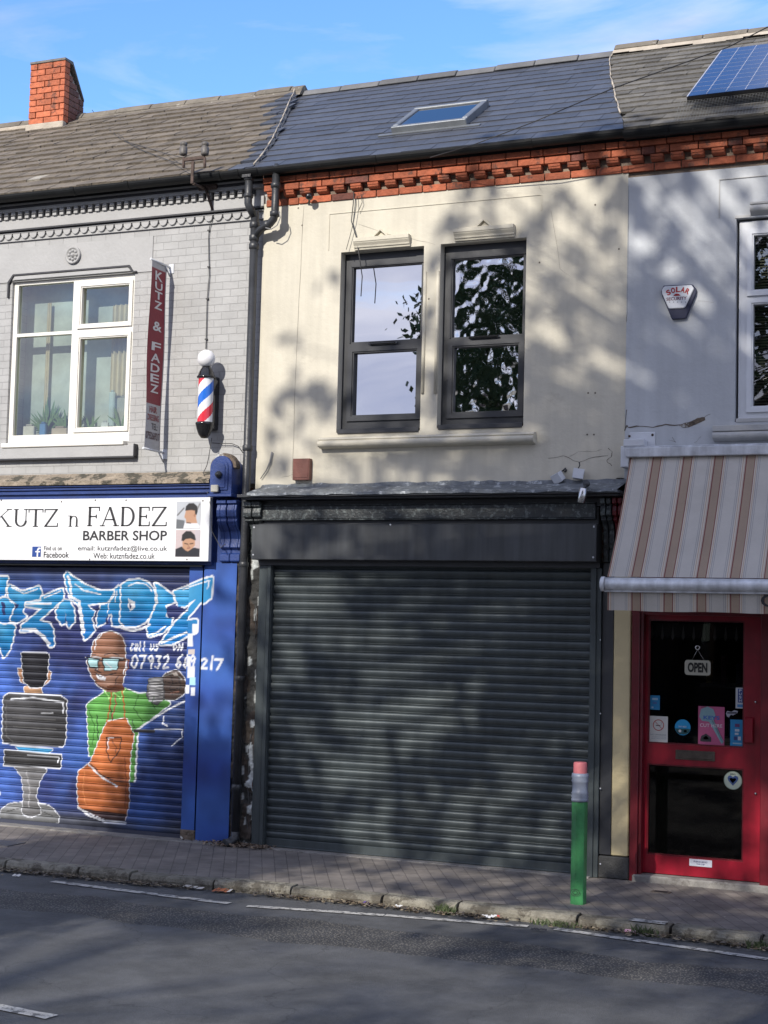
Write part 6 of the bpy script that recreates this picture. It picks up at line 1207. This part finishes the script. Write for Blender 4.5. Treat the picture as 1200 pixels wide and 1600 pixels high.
board('sticker', (1141, 1124.5, 1162, 1165.5), [('poly', [(.35,.72),(.7,.72),(.7,.84),(.35,.84)], (.10,.03,.12)), ('poly', [(.35,.55),(.68,.55),(.68,.64),(.35,.64)], (.45,.5,.55)), ('poly', [(.35,.42),(.62,.42),(.62,.50),(.35,.50)], (.45,.5,.55)), ('poly', [(.28,.22),(.52,.22),(.52,.36),(.28,.36)], (.03,.04,.15)), ('poly', [(.58,.22),(.8,.22),(.8,.36),(.58,.36)], (.5,.5,.55)), ('poly', [(.2,.07),(.85,.07),(.85,.12),(.2,.12)], (.25,.4,.5))], BLU, 'upright blue payment sticker beside the red door handle', 'sticker')
board('sticker', (1131, 1205, 1159.5, 1234), [('poly', [(.5,.22),(.74,.48),(.80,.62),(.74,.74),(.62,.77),(.5,.68),(.38,.77),(.26,.74),(.20,.62),(.26,.48)], (.07,.12,.28)), ('poly', [(.5,.34),(.64,.50),(.68,.58),(.62,.65),(.5,.6),(.38,.65),(.32,.58),(.36,.50)], (.010,.016,.06)), ('ring', .5, .5, .47, .49, (.3,.4,.3))], (.52,.58,.46), 'round pale sticker with a navy heart on the lower door glass', 'sticker', [('ZERO', .34, .64, .80, .88, (.04,.06,.05), .02)], round_=True)
board('notice', (1077, 1343, 1112.5, 1354), [], (.60,.62,.68), 'small white notice on the bottom rail of the red door', 'notice', [('PLEASE MIND', .2, .8, .56, .78, (.08,.08,.2), .01), ('THE STEP', .32, .68, .22, .44, (.08,.08,.2), .01)], Y=.0475)
# ------------------------------------------------------------------ pencil bollard
bp_ = gr(903.5, 1411); PY = bp_.y; PE = empty('pencil_bollard', (bp_.x, PY, 0), 'green bollard shaped like an upturned pencil at the pavement edge', 'bollard')
hz = lambda y: Z(905, y, PY); rB = .060; hexp = lambda r, n_=6, ph=.35: [(bp_.x+r*math.cos(2*math.pi*k/n_+ph), PY+r*math.sin(2*math.pi*k/n_+ph)) for k in range(n_)]
mb = MB(); mb.pz(hexp(rB), -.02, hz(1251)); mb.build('shaft', M['greenp'], PE, bevel=.006, seg=2)
z0, z1 = hz(1252), hz(1208); h = z1-z0
mb = MB(); mb.lathe([(.052,0),(.062,.0),(.065,h*.08),(.059,h*.12),(.066,h*.18),(.059,h*.24),(.066,h*.30),(.058,h*.36),(.057,h*.66),(.065,h*.74),(.058,h*.80),(.065,h*.88),(.060,h),(.05,h+.001)], (bp_.x, PY, z0), 28); mb.build('ferrule', M['silver'], PE)
MB().lathe([(.051,0),(.051,hz(1190.5)-z1-.012),(.047,hz(1190.5)-z1-.002),(.038,hz(1190.5)-z1),(0,hz(1190.5)-z1+.002)], (bp_.x, PY, z1), 28).build('rubber_top', M['pink'], PE)
mb = MB(); c = Vector((bp_.x-.008, PY-rB*.985, .085)); n_ = 20
for r, w_ in ((.036, .004), (.02, .004)):
    vs = []
    for k in range(n_):
        t = 2*math.pi*k/n_
        for q in (r-w_, r): vs.append((c.x+q*math.cos(t), c.y-.004, c.z+q*.7*math.sin(t)))
    mb.add(vs, [(2*k, 2*k+1, (2*k+3) % (2*n_), (2*k+2) % (2*n_)) for k in range(n_)])
mb.build('emblem', M['ink'], PE)
# ------------------------------------------------------------------ small ground things
dr = MB(); d0, d1 = gr(1018, 1393), gr(1052, 1393); dr.box(d0.x, d1.x, d0.y-.045, d0.y+.045, -.02, .006, (.12,.10,.08)); dr.box(d0.x+.025, d1.x-.025, d0.y-.028, d0.y+.028, .006, .0085, (.02,.018,.016)); tag(dr.build('stop_tap_cover', M['litter'], bevel=.003), 'small rectangular iron cover in the pavement before the door', 'drain cover')
wp = MB(); a, b = gr(990, 1432), gr(1050, 1437); wp.add([(a.x, ky(a.x)+.03, .004), (b.x, ky(b.x)+.03, .004), (b.x, ky(b.x)+.135, .0045), (a.x, ky(a.x)+.135, .0045)], [(0,1,2,3)]); tag(wp.build('kerb_paint', M['paintw']), kind='structure')
mc = MB(); a = gr(8, 1318); mc.box(a.x-.5, a.x+.12, a.y-.12, a.y+.14, -.02, .004, (.08,.08,.085)); tag(mc.build('inspection_cover', M['litter'], bevel=.003), 'flat grey inspection cover in the pavement at the far left', 'drain cover')
mb = MB()      # leaves, grit and crumbs along the gutter
for i in range(6500):
    x = random.uniform(-5, 5.2); dn = .5+.5*math.sin(x*2.3)+.5*math.sin(x*5.1+1)
    if random.random() > .25+.5*dn: continue
    y = ky(x)-abs(random.gauss(0, .06))-.004; s = random.uniform(.005, .02)*(1.6 if random.random() < .08 else 1); a = random.uniform(0, 6.28); z = KZ+.008+random.uniform(0, .014)
    c = random.choice([(.16,.12,.075),(.10,.075,.05),(.22,.18,.12),(.07,.06,.05),(.13,.11,.09)]); q = [(math.cos(a+t)*s, math.sin(a+t)*s*(.5 if t % 3.14 > 1 else 1)) for t in (0, 1.57, 3.14, 4.71)]
    mb.add([(x+u, y+v, z+random.uniform(0, .012)) for u, v in q], [(0,1,2,3)], c)
for i in range(420):
    x = random.gauss(xm+.05, .16); y = -.06-abs(random.gauss(0, .08)); s = random.uniform(.006, .025); a = random.uniform(0, 6.28); c = random.choice([(.14,.10,.07),(.07,.05,.04),(.2,.15,.1)])
    mb.add([(x+math.cos(a+t)*s, y+math.sin(a+t)*s*.6, .006+random.uniform(0,.03)) for t in (0,1.57,3.14,4.71)], [(0,1,2,3)], c)
for i in range(260):
    x = random.uniform(-4.5, 5); y = random.uniform(-1.75, -.05); s = random.uniform(.003, .009); a = random.uniform(0, 6.28); c = random.choice([(.25,.22,.18),(.08,.07,.06),(.4,.38,.34)])
    mb.add([(x+math.cos(a+t)*s, y+math.sin(a+t)*s, .006) for t in (0,1.57,3.14,4.71)], [(0,1,2,3)], c)
tag(mb.build('leaf_litter', M['litter']), 'dead leaves and grit along the kerb and pipe foot', 'leaf litter', kind='stuff')
def rubbish(px0, py0, w, d, col, label, z=KZ, col2=None, h=.012):
    c = gr(px0, py0, z); mb = MB(); n_ = 7
    if z < -.01: c.y = min(c.y, ky(c.x)-d/2-.012)
    a = random.uniform(-.3, .3)
    for i in range(n_-1):
        t0, t1 = i/(n_-1)-.5, (i+1)/(n_-1)-.5; z0, z1 = z+.012+h*random.random(), z+.012+h*random.random(); cc = col2 if (col2 and i > n_*.6) else col
        R = lambda u, v: (c.x+u*math.cos(a)-v*math.sin(a), c.y+u*math.sin(a)+v*math.cos(a))
        p = [R(t0*w, -d/2*random.uniform(.7,1)), R(t1*w, -d/2*random.uniform(.7,1)), R(t1*w, d/2*random.uniform(.7,1)), R(t0*w, d/2*random.uniform(.7,1))]
        mb.add([(*p[0], z0), (*p[1], z1), (*p[2], z1+.01), (*p[3], z0+.01)], [(0,1,2,3)], cc)
    return tag(mb.build('litter_item', M['litter']), label, 'litter', 'litter dropped along the gutter')
rubbish(354, 1393, .15, .09, (.40,.13,.05), 'crumpled orange card packaging in the gutter by the kerb', col2=(.6,.58,.55)); rubbish(318, 1386, .19, .05, (.50,.47,.42), 'torn pale paper strip lying left of the orange card in the gutter')
rubbish(772, 1434, .13, .045, (.62,.62,.62), 'flattened white and red packet in the gutter left of the bollard', col2=(.5,.06,.05)); rubbish(842, 1457, .11, .02, (.03,.03,.035), 'thin black strip lying on the road below the bollard'); rubbish(990, 1457, .09, .035, (.62,.36,.45), 'small pink wrapper in the gutter below the painted kerb')
rubbish(582, 1412, .05, .04, (.10,.06,.22), 'small purple sweet wrapper against the kerb'); rubbish(633, 1416, .07, .05, (.7,.7,.68), 'crumpled white tissue by the kerb below the shutter'); rubbish(26, 1372, .07, .04, (.7,.68,.64), 'small white scrap in the gutter at the far left')
rubbish(343, 1313, .05, .05, (.7,.68,.66), 'white scrap on the pavement at the foot of the downpipe', z=.0, h=.03); rubbish(537, 1334, .04, .04, (.55,.53,.48), 'tiny scrap of paper before the dark shutter', z=.0); rubbish(488, 1378, .05, .02, (.55,.5,.4), 'pale curled leaf stem standing in the gutter', h=.04)
def tuft(px0, py0, r, h, nb, label, z=KZ):
    c = gr(px0, py0, z); mb = MB()
    if z < -.01: c.y = min(c.y, ky(c.x)-.03)
    for i in range(nb):
        a = random.uniform(0, 6.28); d = random.uniform(0, r); l = h*random.uniform(.5, 1); b = random.uniform(0, 6.28); x, y = c.x+d*math.cos(a)*1.6, c.y+d*math.sin(a)*.4; w = .004; t = random.uniform(.2, .9)*l
        mb.add([(x-w, y, z), (x+w, y, z), (x+t*.5*math.cos(b)+w, y+t*.4*math.sin(b), z+l*.7), (x+t*math.cos(b), y+t*.7*math.sin(b), z+l), (x+t*.5*math.cos(b)-w, y+t*.4*math.sin(b), z+l*.7)], [(0,1,2,3,4)])
    tag(mb.build('weed', M['weed']), label, 'weed', 'weeds growing at the kerb')
tuft(708, 1424, .07, .09, 60, 'green weed tuft growing in the kerb joint left of the bollard'); tuft(880, 1440, .13, .05, 90, 'low weeds growing along the kerb under the bollard'); tuft(1008, 1462, .08, .08, 50, 'dry weed tuft at the kerb right of the painted stone'); tuft(1195, 1477, .08, .07, 50, 'weed tuft at the kerb at the far right')
tuft(366, 1310, .07, .10, 30, 'straggly dead weed at the foot of the downpipe', z=0.0)
# ------------------------------------------------------------------ trees and buildings on the camera's side of the street
def tree(name, base, crown_c, crown_r, nleaf, label, leaf=.075, ncl=150, seed=1, group=None, clr=.8):
    r = np.random.default_rng(seed); e = empty(name, base, label, 'tree', group); b = Vector(base); c = Vector(crown_c)
    tk = MB(); fork = b.lerp(Vector((c.x*.5+b.x*.5, c.y*.5+b.y*.5, c.z-crown_r[2]*.55)), 1.0); h = fork.z-b.z; R0 = max(.12, h*.045)
    tk.tube([b+Vector((0,0,-.1)), b+Vector((0,0,.4)), b.lerp(fork, .5)+Vector((.1,.05,0)), fork], [R0*1.5, R0*1.1, R0*.9, R0*.75], 12)
    cl = []
    while len(cl) < ncl:
        v = r.uniform(-1, 1, 3); q = np.linalg.norm(v)
        if q > 1 or q < .25 or (ncl > 2000 and r.random() > .35+.75*q): continue
        cl.append(np.array([c.x, c.y, c.z])+v*np.array(crown_r)*(.96))
    nl = 9; limbs = [cl[i] for i in r.choice(len(cl), nl, replace=False)]
    for t in limbs:
        t = Vector(t); m_ = fork.lerp(t, .5)+Vector((0, 0, .4)); tk.tube([fork, m_, t], [R0*.5, R0*.28, R0*.1], 7)
    for t in cl:
        t = Vector(t); j = min(limbs, key=lambda q: (Vector(q)-t).length); m_ = fork.lerp(Vector(j), .6)+Vector((0,0,.2)); tk.tube([m_, m_.lerp(t, .55)+Vector((0,0,.15)), t], [R0*.12, R0*.07, .008], 4, closed=False)
    tk.build('trunk', M['bark'], e)
    cl = np.array(cl); idx = r.integers(0, ncl, nleaf); sz = r.uniform(.55, 1.25, ncl)*clr
    P = cl[idx]+r.normal(0, 1, (nleaf, 3))*np.array([.42, .42, .26])*sz[idx][:, None]
    s = leaf*r.uniform(.6, 1.3, nleaf); U = r.normal(0, 1, (nleaf, 3)); U /= np.linalg.norm(U, axis=1)[:, None]; W_ = r.normal(0, 1, (nleaf, 3)); V_ = np.cross(U, W_); V_ /= np.linalg.norm(V_, axis=1)[:, None]
    a, bb_ = U*s[:, None], V_*s[:, None]*.55; Q = np.stack([P-a, P+bb_, P+a, P-bb_], 1).reshape(-1, 3)-np.array(b)
    me = bpy.data.meshes.new('crown'); me.vertices.add(len(Q)); me.vertices.foreach_set('co', Q.ravel()); me.loops.add(len(Q)); me.loops.foreach_set('vertex_index', np.arange(len(Q))); me.polygons.add(nleaf); me.polygons.foreach_set('loop_start', np.arange(nleaf)*4); me.polygons.foreach_set('loop_total', np.full(nleaf, 4)); me.update(); me.validate(); me.materials.append(M['leaf'])
    o = bpy.data.objects.new('crown', me); COL.objects.link(o); o.parent = e; return e
tree('street_tree', (1.5, -14.2, 0), (3.9, -13.0, 10.3), (8.1, 2.2, 4.9), 10400, 'large leafy street tree across the road whose shade dapples the shopfronts', ncl=2600, seed=8, group='trees across the road', clr=.30, leaf=.125)
tree('street_tree', (-2.5, -23.2, 0), (-1.4, -22.8, 8.8), (8.2, 2.8, 4.3), 12000, 'wide leafy tree added behind the two street trees to shade the road', ncl=130, seed=14, group='trees across the road', clr=.6, leaf=.085)  # out-of-view tree added for its shade on the road and lower shutter
tree('street_tree', (-3.4, -13.6, 0), (-3.75, -13.1, 6.9), (1.3, 1.3, 2.2), 20000, 'smaller leafy tree standing just left of the large street tree', ncl=110, seed=9, group='trees across the road', clr=.62)
for i, (x, y, s_, h, lb_) in enumerate(((-22, -40, 4.5, 8.5, 'left'), (-31, -44, 5.5, 9, 'far left'), (-12, -42, 4.5, 7.5, 'middle'), (14, -46, 5, 9, 'right'))):
    tree('street_tree', (x, y, 0), (x, y, h*.62), (s_, s_, h*.38), 7000, f'{lb_} bushy background tree beyond the far pavement', leaf=.2, ncl=60, seed=20+i, group='trees across the road', clr=1.6)
ob = empty('terraced_house', (2, -30, 0), 'long red brick terrace on the opposite side of the street', 'house'); mb = MB()
mb.box(-40, 44, -38, -30, 0, 5.6); mb.build('wall', M['brickfar'], ob); mb = MB(); mb.px([(-38.4, 5.6), (-29.6, 5.6), (-34, 7.6)], -40.3, 44.3, (.5,.5,.5)); mb.build('roof', M['ridgeB'], ob)
for i in range(12):
    x = -34+i*6; w = MB(); w.box(x, x+1.1, -30.0, -29.97, 3.3, 4.8); w.box(x+2.6, x+3.7, -30, -29.97, 3.3, 4.8); w.box(x+.1, x+2.2, -30, -29.97, .8, 2.3); w.build('window', M['velglass'], ob); MB().box(x+2.8, x+3.6, -30.0, -29.96, 0, 2.1).build('door', M['redd'], ob)
